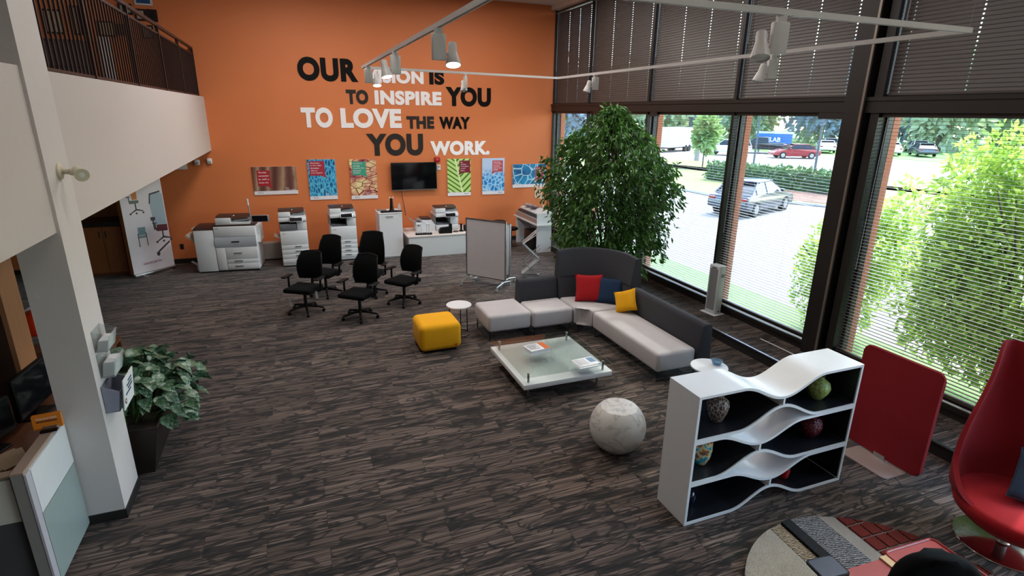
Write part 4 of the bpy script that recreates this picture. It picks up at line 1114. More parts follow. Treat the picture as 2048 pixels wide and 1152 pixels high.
t = thing('low_stool', 'low black swivel stool left of the scanner table', 'stool', (5.30, 13.62, 0)); obj('seat', G().lathe([(.14, .43), (.18, .45), (.185, .485), (.16, .50), (.02, .505)], 24), BLACKP, t); obj('column', G().cyl((0, 0, .03), (0, 0, .44), .022, n=12), BLACKM, t); obj('base', G().lathe([(.18, 0), (.18, .012), (.04, .03), (.02, .03)], 28), BLACKM, t)

# ================================================================== OFFICE CHAIRS
def office_chair(label, loc, deg, hb=1.0, tags=False):
    t = thing('office_chair', label, 'chair', loc, math.radians(deg), 'black office chairs')
    for k in range(5):
        a = 2*PI*k/5+.3; c_, s_ = math.cos(a), math.sin(a)
        lg = obj('leg', G().tube([(0, 0, .12), (.1*c_, .1*s_, .115), (.3*c_, .3*s_, .075)], [.03, .024, .016], 8), BLACKP, t)
        ax = Vector((-s_, c_, 0))*.022; p = Vector((.3*c_, .3*s_, .028))
        obj('caster', G().cyl(p-ax, p+ax, .028, n=12).cyl(p, p+Vector((0, 0, .05)), .007, n=6), BLACKP, lg)
    obj('gas_column', G().cyl((0, 0, .1), (0, 0, .36), .028, n=12), BLACKM, t)
    obj('mechanism', G().rbox(-.09, .09, -.1, .14, .35, .41, .015, 2), BLACKP, t)
    obj('lever', G().cyl((-.08, .02, .38), (-.2, .0, .37), .007, n=6), BLACKP, t)
    obj('seat', G().rbox(-.255, .255, -.27, .22, .40, .48, .04, 4), FBLACK, t)
    # curved back frame with mesh
    V = []; F = []; nu, nv = 10, 12; z0, z1 = .55, hb
    def bp(u, v, th):
        wdt = .21+.035*math.sin(PI*min(1, v*1.05))-.02*v; x = u*wdt
        y = .225+.10*v*v+.03*math.sin(PI*v)*-1-.05*u*u*0+.045*(1-u*u)+th; return (x, y, z0+(z1-z0)*v-(.02*u*u if v > .9 else 0))
    for th in (0, .022):
        for i in range(nu+1):
            for j in range(nv+1): V.append(bp(-1+2*i/nu, j/nv, th))
    k = (nu+1)*(nv+1)
    for i in range(nu):
        for j in range(nv): a = i*(nv+1)+j; F += [(a, a+nv+1, a+nv+2, a+1), (k+a, k+a+1, k+a+nv+2, k+a+nv+1)]
    for i in range(nu):
        for j in (0, nv): a = i*(nv+1)+j; F.append((a, a+nv+1, k+a+nv+1, k+a))
    for j in range(nv):
        for i in (0, nu): a = i*(nv+1)+j; F.append((a, a+1, k+a+1, k+a))
    g = G(); g.poly(V, F); obj('backrest', g, MESHB, t, ang=60)
    rim = [bp(-1, j/nv, .011) for j in range(nv+1)]+[bp(-1+2*i/nu, 1, .011) for i in range(1, nu)]+[bp(1, 1-j/nv, .011) for j in range(nv+1)]+[bp(1-2*i/nu, 0, .011) for i in range(1, nu)]
    obj('back_frame', G().tube(rim, .015, 6, closed=True), BLACKP, t)
    obj('back_support', G().tube([(0, .13, .38), (0, .27, .42), (0, .30, .58), (0, .305, .70)], [.03, .028, .024, .02], 8), BLACKP, t)
    for s in (-1, 1):
        ar = obj('armrest', G().tube([(s*.24, .02, .40), (s*.30, .02, .42), (s*.305, .03, .62)], [.018, .02, .018], 8), BLACKP, t)
        obj('arm_pad', G().rbox(s*.305-.045, s*.305+.045, -.13, .13, .62, .65, .015, 3), BLACKP, ar)
    if tags:
        obj('hang_tag', G().box(-.05, .0, -.02, -.017, .16, .34, T(-.12, -.2, 0) @ R(.1, .05, -.3)), PAPER, t)
        obj('hang_tag', G().box(.22, .26, -.02, -.017, .24, .42, T(.0, .0, 0) @ R(.05, -.08, .2)), PAPER, t)
    return t
office_chair('black office chair with white hanging tags, leftmost and nearest the planter', (.0, 9.95, 0), -32, 1.02, True)
office_chair('black office chair behind the tagged one, in front of the left printer', (.40, 10.85, 0), -36, 1.10)
office_chair('black office chair at the front centre of the group, nearest the camera', (.86, 9.33, 0), -40, 1.05)
office_chair('tallest black office chair at the back, before the tall white cabinet', (1.20, 10.55, 0), -25, 1.18)
office_chair('black office chair on the right of the group, before the display desk', (1.72, 9.85, 0), -50, 1.03)
nc = thing('padded_chair', 'black padded chair at the bottom edge beside the red table, seen from above', 'chair', (3.02, 1.17, .0455), math.radians(-24))
g = G().prism(rrect(-.25, .25, -.26, .27, .20, 8), 'y', -.06, .06)
bmesh.ops.bevel(g.bm, geom=[e for e in g.bm.edges if abs(e.verts[0].co.y-e.verts[1].co.y) < 1e-5], offset=.045, segments=4, profile=.5, affect='EDGES')
g.bm.transform(T(0, .28, .78) @ R(-.14, 0, 0)); obj('backrest', g, FBLACK, nc, ang=70)
obj('seat', G().rbox(-.26, .26, -.27, .2, .40, .49, .04, 4), FBLACK, nc)
obj('back_bar', G().tube([(0, .1, .38), (0, .27, .42), (0, .3, .62)], .025, 8), BLACKP, nc)
obj('column', G().cyl((0, 0, .02), (0, 0, .41), .03, n=14), BLACKM, nc); obj('disc_base', G().lathe([(.24, 0), (.24, .01), (.04, .03), (.02, .03)], 32), BLACKM, nc)

# ================================================================== LEFT SIDE
# retractable banner
bn = thing('banner_stand', 'white roll-up banner with printed office chairs beside the wooden cabinets', 'banner', (-2.97, 13.60, 0), math.radians(46))
BH = 2.05; BWD = .47
obj('base_case', G().rbox(-BWD, BWD, -.05, .05, .0, .07, .02, 3), STEEL, bn)
for x in (-.28, .28): obj('foot', G().rbox(x-.02, x+.02, -.16, .05, 0, .015, .005, 1), STEEL, bn)
sh = obj('sheet', G().box(-BWD+.01, BWD-.01, -.004, .0, .07, BH), M('banner_white', '#d8d2d8', .55, var=.03), bn)
obj('top_rail', G().rbox(-BWD, BWD, -.012, .012, BH-.01, BH+.02, .006, 1), STEEL, bn); obj('pole', G().cyl((0, .03, .05), (0, .03, BH), .01, n=8), STEEL, bn)
def flat(pts, m, nm='print', y=-.0052): return obj(nm, G().prism(pts, 'y', y, -.004), m, sh, smooth=False)
PG = M('print_charcoal', '#35383d', .6); PT = M('print_teal', '#6d8b92', .6); PO = M('print_ochre', '#c07a3a', .6); PGn = M('print_green', '#5a6b58', .6); PM = M('print_maroon', '#5a1c26', .6); PBG = M('print_blue_grey', '#9fb0bb', .6)
def pchair(x, z, s, back, seat, stem):
    flat([(x-.06*s, z+.12*s), (x+.06*s, z+.12*s), (x+.07*s, z+.36*s), (x+.05*s, z+.38*s), (x-.05*s, z+.38*s), (x-.08*s, z+.34*s)], back)
    flat([(x-.14*s, z+.03*s), (x+.08*s, z+.03*s), (x+.09*s, z+.10*s), (x-.12*s, z+.11*s)], seat, y=-.0056)
    flat([(x-.20*s, z+.19*s), (x-.10*s, z+.19*s), (x-.10*s, z+.21*s), (x-.20*s, z+.21*s)], stem, y=-.0058)
    flat([(x-.145*s, z+.05*s), (x-.125*s, z+.05*s), (x-.135*s, z+.19*s), (x-.155*s, z+.19*s)], stem, y=-.0058)
    flat([(x-.02*s, z-.13*s), (x+.01*s, z-.13*s), (x+.01*s, z+.03*s), (x-.02*s, z+.03*s)], stem, y=-.0058)
    flat([(x-.17*s, z-.20*s), (x-.15*s, z-.21*s), (x-.0*s, z-.14*s), (x+.16*s, z-.18*s), (x+.17*s, z-.16*s), (x, z-.10*s)], stem, y=-.0058)
    for dx in (-.16, -.01, .16): flat([(x+dx*s+.025*s*math.cos(q), z-.21*s+.025*s*math.sin(q)) for q in [2*PI*i/8 for i in range(8)]], stem, y=-.006)
pchair(-.16, 1.50, .85, PO, PGn, PG)
pchair(.32, .86, 1.0, PBG, PM, PG)
flat([(.16, 1.0), (.44, .98), (.44, 1.66), (.38, 1.70), (.17, 1.66), (.13, 1.5)], PBG, y=-.0054)
flat([(.12, 1.48), (.15, 1.48), (.18, 1.66), (.4, 1.70), (.4, 1.73), (.16, 1.69)], PG, y=-.0058)
flat([(.20, .88), (.44, .86), (.44, 1.0), (.21, 1.02)], PM, y=-.0062)
flat([(.10, 1.12), (.20, 1.12), (.20, 1.19), (.10, 1.20)], PG, y=-.0062); flat([(.14, .92), (.17, .92), (.16, 1.12), (.13, 1.12)], PG, y=-.0062)
flat([(.16, .42), (.44, .60), (.44, .64), (.15, .46)], PG, y=-.0062)
flat([(.14+.04*math.cos(q), .40+.05*math.sin(q)) for q in [2*PI*i/10 for i in range(10)]], PG, y=-.0064)
flat([(-.22, .86), (-.06, .86), (-.05, 1.02), (-.21, 1.03)], PT); flat([(-.23, .80), (-.04, .80), (-.05, .845), (-.22, .85)], PT)
for x in (-.225, -.05): flat([(x-.008, .62), (x+.008, .62), (x+.008, .9), (x-.008, .9)], PG, y=-.0058)
b_ = text_fit('HAWORTH', -.22, .18, .22, .27, .012); g = G(); g.merge(b_, T(0, -.0052, 0)); obj('lettering', g, M('print_maroon_text', '#7a2038', .6), sh, smooth=False)

# wooden storage wall under the balcony
W1 = wood('oak_cabinet', '#7a4520', '#9a5c2e'); W2m = wood('oak_dark', '#5e3519', '#7d4a25')
wc = thing('wood_cabinet', 'oak double-door base cabinet with black worktop under the balcony', 'cabinet', (-4.05, 13.62, 0))
obj('carcass', G().box(-.75, .60, .02, .70, .06, 1.06), W2m, wc); obj('plinth', G().box(-.75, .60, .05, .70, 0, .06), W2m, wc)
for i in range(4):
    x0 = -.74+.335*i; d = obj('door', G().rbox(x0, x0+.327, -.002, .02, .07, 1.05, .004, 1), W1, wc)
    hx = x0+(.27 if i % 2 == 0 else .05); obj('handle', G().rbox(hx-.012, hx+.012, -.02, -.002, .82, .96, .004, 1), BROWNP, d)
obj('worktop', G().rbox(-.77, .62, -.03, .72, 1.06, 1.15, .006, 1), M('black_worktop', '#16110f', .3), wc)
wp = thing('wood_panel_wall', 'oak wall panelling above the black worktop under the balcony', 'panelling', (-4.05, 14.33, 1.15))
for i in range(4): obj('panel', G().rbox(-.74+.335*i, -.41+.335*i, -.03, 0, 0, 1.36, .004, 1), W1, wp)
struct('trim_30', G().box(-3.42, -3.30, 13.55, 14.33, 0, 2.52), wood('oak_jamb', '#a9662f', '#c07d42'), label='oak door jamb beside the banner')

# cubicle partition against the column
cu = thing('glass_partition', 'white partition with frosted glass lower half against the column', 'partition', (-1.9, 4.215, 0))
obj('core', G().box(-.085, -.012, .0, .725, .0, 1.0), M('partition_grey', '#8c8784', .6), cu)
obj('cap_rail', G().rbox(-.09, -.008, -.004, .73, 1.0, 1.02, .004, 1), M('tan_cap', '#9a8577', .5), cu)
obj('end_post', G().box(-.012, .002, -.004, .065, 0, 1.0), M('post_lilac_grey', '#b8b4bd', .45), cu)
obj('upper_panel', G().box(-.012, .004, .07, .725, .635, .995), WHITE, cu)
obj('frosted_pane', G().box(-.012, .004, .07, .725, .03, .628), M('frosted_glass', '#96a3a2', .25, var=.03), cu)
c2_ = thing('fabric_partition', 'low partition with white top panel and dark fabric, at the left edge', 'partition', (-2.0, 4.26, 0))
obj('core', G().box(-1.2, -.0, .0, .06, 0, .97), M('partition_grey', '#8c8784', .6), c2_)
obj('white_panel', G().box(-1.2, -.01, -.008, .0, .62, .96), M('panel_offwhite', '#c9c4bc', .6), c2_); obj('fabric_panel', G().box(-1.2, -.01, -.008, .0, .03, .61), fabric('dark_grey_panel', '#4a494c'), c2_)
obj('cap_rail', G().rbox(-1.2, .0, -.01, .07, .97, .99, .004, 1), M('tan_cap', '#9a8577', .5), c2_)

WDK = wood('walnut_desk', '#4a2a1a', '#63391f')
de = thing('reception_desk', 'brown wooden desk behind the partition under the balcony', 'desk', (-2.75, 5.9, 0))
obj('top', G().box(-.95, .60, -1.3, 1.7, .70, .74), WDK, de); obj('side_panel', G().box(-.95, .60, -1.3, -1.26, 0, .70), WDK, de); obj('side_panel', G().box(-.95, .60, 1.66, 1.7, 0, .70), WDK, de); obj('modesty_panel', G().box(.50, .54, -1.26, 1.66, .1, .70), WDK, de)
hu = thing('wood_hutch', 'tall brown wooden hutch standing on the desk under the balcony', 'hutch', (-3.0, 6.38, .74))
HW = wood('hutch_side', '#8a5c3c', '#a17250')
obj('side', G().box(.36, .40, -.18, .18, 0, 1.30), HW, hu); obj('side', G().box(-.55, -.51, -.18, .18, 0, 1.30), HW, hu); obj('top', G().box(-.55, .40, -.18, .18, 1.30, 1.33), HW, hu); obj('back', G().box(-.51, .36, .16, .18, 0, 1.30), W2m, hu); obj('door', G().box(-.50, .355, -.185, -.165, .02, 1.28), M('hutch_door_shaded', '#3a2218', .5), hu)  # front painted darker than the sides for the shade on it
mo = thing('desk_monitor', 'black computer monitor seen edge-on on the brown desk', 'monitor', (-2.36, 5.72, .74), math.radians(84))
obj('foot', G().rbox(-.14, .14, -.1, .1, 0, .015, .006, 1), BLACKP, mo); obj('neck', G().rbox(-.03, .03, .0, .03, .01, .2, .006, 1), BLACKP, mo); obj('housing', G().rbox(-.30, .30, -.03, .02, .08, .46, .012, 2), BLACKP, mo); obj('screen', G().box(-.285, .285, -.032, -.03, .1, .445), SCREEN, mo)
m2 = thing('desk_monitor', 'second black monitor nearer the partition on the brown desk', 'monitor', (-2.50, 5.10, .74), math.radians(70))
obj('foot', G().rbox(-.14, .14, -.1, .1, 0, .015, .006, 1), BLACKP, m2); obj('neck', G().rbox(-.03, .03, .0, .03, .01, .2, .006, 1), BLACKP, m2); obj('housing', G().rbox(-.28, .28, -.03, .02, .06, .38, .012, 2), BLACKP, m2); obj('screen', G().box(-.265, .265, -.032, -.03, .08, .365), SCREEN, m2)
bx_ = thing('cardboard_box', 'open tan cardboard box beside the hutch on the desk', 'box', (-2.42, 6.55, .74), .2)
obj('box', G().box(-.14, .14, -.16, .16, 0, .22), M('cardboard', '#9a6c4c', .8), bx_); obj('flap', G().prism([(.14, .22), (.24, .27), (.24, .275), (.14, .226)], 'y', -.16, .16), M('cardboard', '#9a6c4c', .8), bx_)
hh_ = thing('red_ornament', 'orange-red rounded object with white rim behind the column', 'ornament', (-2.80, 7.3, .74))
obj('stand', G().cyl((0, 0, 0), (0, 0, .25), .03, n=10), DPLAST, hh_); obj('dome', G().lathe([(.13, .25), (.15, .28), (.15, .36), (.12, .46), (.06, .52), (.01, .53)], 24), M('helmet_red', '#d8340f', .35), hh_); obj('rim', G().tube([(.14*math.cos(a), .0, .38+.17*math.sin(a)) for a in [PI*k/14 for k in range(15)]], .014, 6), WPLAST, hh_)
for k, (x, y, lb) in enumerate(((-2.3, 4.95, 'loose papers on the desk corner behind the orange sign'), (-2.62, 5.5, 'loose papers between the two monitors'))):
    t = thing('paper_stack', lb, 'papers', (x, y, .74), .5+k); obj('sheet', G().box(-.10, .10, -.14, .14, 0, .004), M('paper_cream', '#a58f76', .7), t); obj('sheet', G().box(-.10, .10, -.14, .14, .004, .007, R(0, 0, .3)), M('paper_cream', '#a58f76', .7), t)
sg = thing('orange_counter_sign', 'orange counter sign with white lettering on the partition top', 'sign', (-1.955, 4.84, 1.022), math.radians(6))
g = G().prism([(-.09, .0), (-.045, .0), (-.03, .022), (.06, .022), (.065, .0), (.09, .0), (.09, .115), (-.09, .115)], 'y', -.018, .018); obj('body', g, M('sign_orange', '#d97a1e', .45), sg)
obj('print_bar', G().box(-.065, .065, -.0195, -.018, .058, .072), M('sign_brown', '#6a3a22', .6), sg)
print_text(['TAKE ONE PLEASE'], -.065, .096, .014, .02, -.0192, TXT, sg, .01, width=.13)
t = thing('card_tray', 'small black tray at the foot of the orange sign', 'tray', (-1.935, 4.775, 1.022), math.radians(6)); obj('tray', G().rbox(-.055, .055, -.022, .022, 0, .014, .006, 2), BLACKP, t); obj('lip', G().box(-.05, .05, -.024, -.02, .0, .018), BLACKP, t)

# brochure holders on the column
def holder(y0, y1, z0, z1, dep, m, label, paper=None):
    t = thing('brochure_holder', label, 'holder', (XC, (y0+y1)/2, z0)); h = z1-z0; w_ = (y1-y0)/2
    obj('back_plate', G().box(.0, .004, -w_, w_, 0, h), m, t); obj('front_plate', G().prism([(dep-.004, 0), (dep, 0), (dep+.03, h*.75), (dep+.026, h*.75)], 'y', -w_, w_), m, t)
    for y in (-w_, w_-.004): obj('side', G().prism([(0, 0), (dep, 0), (dep+.03, h*.75), (0, h)], 'y', y, y+.004), m, t)
    obj('floor', G().box(0, dep, -w_, w_, 0, .004), m, t)
    if paper: obj('leaflet', G().prism([(.008, .006), (dep-.01, .006), (dep+.01, h*paper), (.03, h*paper)], 'y', -w_*.8, w_*.8), PAPER, t)
    return t
holder(5.08, 5.30, 1.50, 1.68, .09, ACRY, 'topmost clear acrylic leaflet holder on the column', .5)
holder(5.08, 5.32, 1.27, 1.48, .10, ACRY, 'middle clear acrylic leaflet holder on the column', .6)
hd = holder(5.02, 5.32, .98, 1.22, .10, M('smoked_blue_acrylic', '#8f93a5', .25), 'lowest column holder with a stack of white brochures')
fr_ = obj('brochure', G().prism([(.128, .0), (.136, .0), (.165, .27), (.157, .27)], 'y', -.155, .155), PAPER, hd)
g = G()
for i, (a, b) in enumerate(((-.02, .09), (-.06, .1), (-.03, .11), (-.1, .06))):
    zz_ = .215-.032*i; xx = .1365+.029*zz_/.27+.001; g.box(xx, xx+.0015, a, b, zz_-.007, zz_+.007)
obj('lettering', g, M('print_navy', '#2f4560', .6), fr_)
xx = .1365+.029*.06/.27+.001; obj('logo', G().cyl((xx, -.11, .07), (xx+.002, -.11, .07), .026, n=6), PM, fr_); obj('logo_centre', G().cyl((xx+.001, -.11, .07), (xx+.003, -.11, .07), .011, n=6), PAPER, fr_)

# flood lamp on the column
fl = thing('flood_lamp', 'cream twin-joint flood lamp on the column above the holders', 'wall lamp', (XC, 5.19, 2.94))
CRP = M('cream_lamp', '#c9c3ae', .4)
obj('mount_plate', G().lathe([(.06, 0), (.06, .012), (.045, .02), (.01, .022)], 24, m=R(0, PI/2, 0)), CRP, fl); obj('arm', G().cyl((.02, 0, 0), (.075, .0, -.005), .02, n=12).sphere((.08, 0, -.005), .027, 14, 10), CRP, fl)
obj('housing', G().lathe([(.03, -.06), (.035, -.05), (.045, .04), (.05, .06), (.044, .06)], 24, m=T(.13, -.02, -.01) @ R(math.radians(105), 0, math.radians(30))), CRP, fl); obj('lens', G().lathe([(.044, .055), (.02, .06), (.005, .062)], 20, m=T(.13, -.02, -.01) @ R(math.radians(105), 0, math.radians(30))), M('lamp_lens', '#dcdcd6', .1), fl)

# balcony railing
rl = thing('balcony_railing', 'dark metal balcony railing with close vertical bars and double top rail', 'railing', (-1.73, 5.43, 3.657))
RM = M('railing_brown', '#2a1c1a', .45, .3)
YR = YW-5.45
for z, r in ((.965, .022), (.845, .014), (.03, .012)): obj('rail', G().box(-.02 if r > .02 else -.012, .02 if r > .02 else .012, 0, YR, z-r, z+r), RM, rl)
for y in (.02, 1.55, 3.38, 5.28, 7.05, YR-.03): obj('post', G().box(-.022, .022, y-.022, y+.022, 0, .965), RM, rl)
bmesh_bal = to_mesh('baluster', G().box(-.008, .008, -.008, .008, .03, .845)); bmesh_bal.materials.append(RM)
for k in range(int(YR/.115)):
    o = bpy.data.objects.new('baluster', bmesh_bal); C.objects.link(o); o.parent = rl; o.location = (0, .1+.115*k, 0)

# frames on the upper wall, upstairs furniture
DKF = M('dark_picture_frame', '#1c1412', .4)
def pic(x0, x1, z0, z1, col, label, fm=DKF, bw=.035):
    t = thing('picture_frame', label, 'picture', ((x0+x1)/2, YW, (z0+z1)/2), 0, 'framed pictures upstairs'); w_, h_ = (x1-x0)/2, (z1-z0)/2
    obj('frame', G().box(-w_, w_, -.03, -.002, -h_, h_), fm, t); obj('mount', G().box(-w_+bw, w_-bw, -.032, -.03, -h_+bw, h_-bw), M('art_'+col[1:], col, .3, var=.2, scale=8), t)
    obj('artwork', G().box(-w_*.45, w_*.45, -.034, -.032, -h_*.4, h_*.3), M('art2_'+col[1:], col, .3, var=.45, scale=14), t)
pic(-2.63, -2.315, 5.39, 5.75, '#1d4a80', 'blue certificate in a white frame, highest on the upper wall', M('white_frame', '#c9c4bf', .5))
pic(-2.66, -2.465, 5.10, 5.32, '#a39488', 'small pale picture left of the black one above the railing end')
pic(-2.45, -2.262, 5.095, 5.325, '#141214', 'small black picture nearest the railing end')
pic(-2.60, -2.372, 4.762, 5.025, '#b5b5a8', 'pale picture at the railing top near its far end')
pic(-2.93, -2.69, 5.20, 5.40, '#8f9a94', 'pale grey-green picture behind the railing post')
pic(-3.34, -3.05, 4.765, 5.055, '#b3a087', 'tan picture in a wide dark frame behind the bars')
pic(-4.21, -3.89, 4.77, 5.21, '#b3a58c', 'large cream picture in a dark frame, leftmost behind the bars')
pic(-3.77, -3.60, 4.77, 5.30, '#8d7a5c', 'narrow tall patterned picture behind the bars')
pic(-3.02, -2.80, 4.80, 5.02, '#3a3f3c', 'small dark picture behind the middle railing bars')
fc = thing('filing_cabinet', 'dark grey filing cabinets against the upstairs orange wall', 'cabinet', (-4.0, 14.08, 3.2)); obj('body', G().box(-.45, .45, -.22, .25, 0, 1.44), M('file_grey', '#3c3a3e', .5), fc)
for i in range(3): obj('drawer', G().rbox(-.44, .44, -.24, -.22, .04+.46*i, .46+.46*i, .006, 1), M('file_grey2', '#4b494d', .5), fc)
wb2 = thing('leaning_panel', 'tall white panel leaning on the upstairs wall behind the bars', 'panel', (-3.25, 14.2, 3.2)); obj('sheet', G().box(-.10, .10, -.02, .02, 0, 1.55), PAPER, wb2); obj('edge', G().box(-.105, -.10, -.022, .022, 0, 1.55), STEEL, wb2)

# ================================================================== TRACK LIGHTS
TRM = M('white_track', '#cfcac8', .4)
TZ = 4.0
tr = thing('light_track', 'white rectangular lighting track hanging above the lounge', 'light track', (0, 0, TZ))
TP = [(1.12, 2.93), (1.12, 9.0), (4.66, 9.75), (4.70, 2.93)]
for k in range(4):
    a, b = Vector((*TP[k], 0)), Vector((*TP[(k+1) % 4], 0)); d = (b-a).normalized(); n_ = Vector((-d.y, d.x, 0)); L = (b-a).length
    m = Matrix(((d.x, n_.x, 0, a.x), (d.y, n_.y, 0, a.y), (0, 0, 1, 0), (0, 0, 0, 1)))
    r_ = obj('track_rail', G().box(-.017, L+.017, -.017, -.009, 0, .036, m).box(-.017, L+.017, .009, .017, 0, .036, m).box(-.017, L+.017, -.009, .009, .016, .036, m), TRM, tr, smooth=False)
    obj('conductor', G().box(0, L, -.009, .009, .013, .016, m), DPLAST, r_)
    obj('joint_cap', G().box(L*.45, L*.45+.08, -.0175, .0175, -.002, .02, m), TRM, r_)
for (x, y) in TP: obj('suspension_cable', G().cyl((x, y, .03), (x, y, 6.05-TZ), .0005, n=5), STEEL, tr)
BULB = emit('lit_bulb_face', '#fff2ea', 6.0); UNLIT = M('bulb_face', '#d9d6d2', .25)
def track_head(x, y, along, aim, label, lit, side=1, tilt=0):
    """adapter box hanging from the rail, bell-shaped lamp on a knuckle beside it"""
    t = thing('track_lamp', label, 'track lamp', (x, y, TZ), along, 'track lamp heads')
    obj('adapter', G().box(-.03, .03, -.014, .014, -.045, .0), TRM, t)
    obj('transformer_box', G().rbox(-.055, .055, -.02, .02, -.225, -.04, .008, 2), TRM, t)
    m = T(side*.115, 0, -.17) @ R(tilt, aim, 0)
    obj('knuckle', G().cyl((side*.05, 0, -.18), (side*.10, 0, -.165), .011, n=10), TRM, t)
    bell = obj('lamp_bell', G().lathe([(.012, .085), (.032, .078), (.036, .05), (.034, .02), (.046, -.03), (.058, -.075), (.060, -.092), (.056, -.092), (.050, -.06), (.03, -.02), (.004, -.01)], 28, m=m), TRM, t)
    obj('bulb', G().lathe([(.004, -.074), (.052, -.076), (.053, -.082), (.03, -.088), (.004, -.090)], 24, m=m), BULB if lit else UNLIT, bell)
    if lit:
        la = bpy.data.lights.new('track_spot', 'SPOT'); la.energy = 25; la.spot_size = 1.0; la.spot_blend = .6; la.shadow_soft_size = .04; la.color = (1, .9, .8)
        lo = bpy.data.objects.new('track_spot', la); C.objects.link(lo); lo.parent = t
        lo.matrix_local = m @ T(0, 0, -.10)
track_head(1.12, 4.43, PI*.06, .12, 'nearest lit track lamp on the left rail, in front of the orange wall', True, tilt=-.32)
track_head(1.12, 6.29, PI*.06+PI, .1, 'middle lit track lamp on the left rail, above the word vision', True, tilt=.3)
track_head(1.12, 8.42, PI*.06, .1, 'farthest lit track lamp on the left rail, over the word vision', True, tilt=-.3)
track_head(2.80, 9.36, PI/2, .3, 'unlit track lamp on the far rail above the word you', False)
track_head(4.67, 8.37, PI*.95, -.28, 'small unlit track lamp on the right rail before the closed blinds', False)
track_head(4.69, 4.74, PI*.95, -.28, 'middle unlit track lamp on the right rail before the closed blinds', False)
track_head(2.92, 2.93, PI*.93, -.15, 'large unlit track lamp on the near rail, closest to the camera', False, tilt=.35)

# ================================================================== PLANTS
rng = np.random.default_rng(11)
def unit(v): return v/np.maximum(np.linalg.norm(v, axis=-1, keepdims=True), 1e-9)
def leaf_mesh(name, P, D, L, Wd, m, fold=.25, up=None):
    n = len(P); D = unit(D); U = rng.normal(size=(n, 3)) if up is None else up
    S = unit(np.cross(D, U)); Nn = np.cross(S, D); L = L[:, None]; Wd = Wd[:, None]
    V = np.empty((n, 4, 3)); V[:, 0] = P; V[:, 1] = P+D*L*.45+S*Wd/2+Nn*Wd*fold; V[:, 2] = P+D*L-Nn*L*.08; V[:, 3] = P+D*L*.45-S*Wd/2+Nn*Wd*fold
    b = np.arange(n)[:, None]*4; F = np.concatenate([b+np.array([0, 1, 2]), b+np.array([0, 2, 3])])
    me = bpy.data.meshes.new(name); me.vertices.add(n*4); me.vertices.foreach_set('co', V.reshape(-1))
    me.loops.add(len(F)*3); me.loops.foreach_set('vertex_index', F.reshape(-1).astype(np.int32)); me.polygons.add(len(F))
    me.polygons.foreach_set('loop_start', np.arange(len(F), dtype=np.int32)*3); me.update(calc_edges=True); me.validate(); me.materials.append(m)
    return me

# ficus --------------------------------------------------------------
fc_ = thing('ficus_tree', 'tall bushy green ficus tree in a terracotta pot behind the sofa', 'potted tree', (5.45, 9.02, 0))
obj('pot', G().lathe([(.20, 0), (.22, .01), (.27, .38), (.285, .40), (.285, .46), (.26, .46), (.25, .40), (.02, .39)], 36), M('terracotta', '#a5562f', .7, var=.1), fc_)
obj('soil', G().lathe([(.25, .40), (.2, .41), (.02, .415)], 24), M('soil', '#2a1f18', .95, bump=60), fc_)
TRK = M('ficus_bark', '#5a4a3c', .85, bump=40)
for k in range(4):
    a = k*1.6; obj('trunk', G().tube([(.05*math.cos(a), .05*math.sin(a), .38), (.07*math.cos(a+.6), .07*math.sin(a+.6), .9), (.16*math.cos(a+.9), .16*math.sin(a+.9), 1.5), (.34*math.cos(a+1), .34*math.sin(a+1), 2.3)], [.035, .03, .024, .012], 8), TRK, fc_)
zt = np.array([.50, .75, 1.1, 1.5, 2.0, 2.4, 2.7, 2.95, 3.12, 3.3, 3.5]); rt_ = np.array([.45, .80, 1.02, 1.17, 1.22, 1.20, 1.08, .84, .48, .24, .05])*.86
Pl = []; Dl = []; branch = G()
nb = 640
for k in range(nb):
    z = rng.choice(zt[:-1]*.0+np.linspace(.55, 3.36, 10))+rng.uniform(-.16, .16); z = float(np.clip(z, .55, 3.36))
    if rng.random() < .25 and z < 1.2: continue
    R_ = float(np.interp(z, zt, rt_)); a = rng.uniform(0, 2*PI); lump = 1+.16*math.sin(3*a+z*2.2)+.10*math.sin(5*a-z*3)
    rr = R_*lump*math.sqrt(rng.uniform(.12, 1.0))
    c = np.array([rr*math.cos(a), rr*math.sin(a), z])
    c[0] = min(c[0], 1.18)
    out = np.array([math.cos(a), math.sin(a), 0])
    nl = int(rng.integers(24, 40)); tt = rng.uniform(0, 1, nl)[:, None]; Ln = rng.uniform(.28, .5)
    tw_ = c+out*(tt-.4)*Ln*.7+np.array([0, 0, 1])*(.18*np.sin(tt*2.6)-.34*tt*tt)*1.1
    tw_ += rng.normal(0, .045, (nl, 3))
    if k % 3 == 0:
        s_ = [c+out*(q-.4)*Ln*.7+np.array([0, 0, 1])*(.18*math.sin(q*2.6)-.34*q*q)*1.1 for q in (0, .35, .7, 1)]
        branch.tube([(c[0]*.25, c[1]*.25, max(.9, z-.5))]+[tuple(x) for x in s_], [.009, .006, .005, .004, .003], 5)
    Pl.append(tw_); dd = np.tile(out*.55+np.array([0, 0, -.75]), (nl, 1))+rng.normal(0, .42, (nl, 3)); Dl.append(dd)
P = np.concatenate(Pl); D = np.concatenate(Dl); P[:, 0] = np.minimum(P[:, 0], 1.16)
keep = P[:, 2] > .42; P, D = P[keep], D[keep]
obj('branches', branch, TRK, fc_, kind='stuff')
obj('foliage', leaf_mesh('foliage', P, D, rng.uniform(.085, .135, len(P)), rng.uniform(.036, .054, len(P)), leafmat('ficus_leaf', '#17361a', '#5a8c36', .34, .3)), None, fc_, kind='stuff')

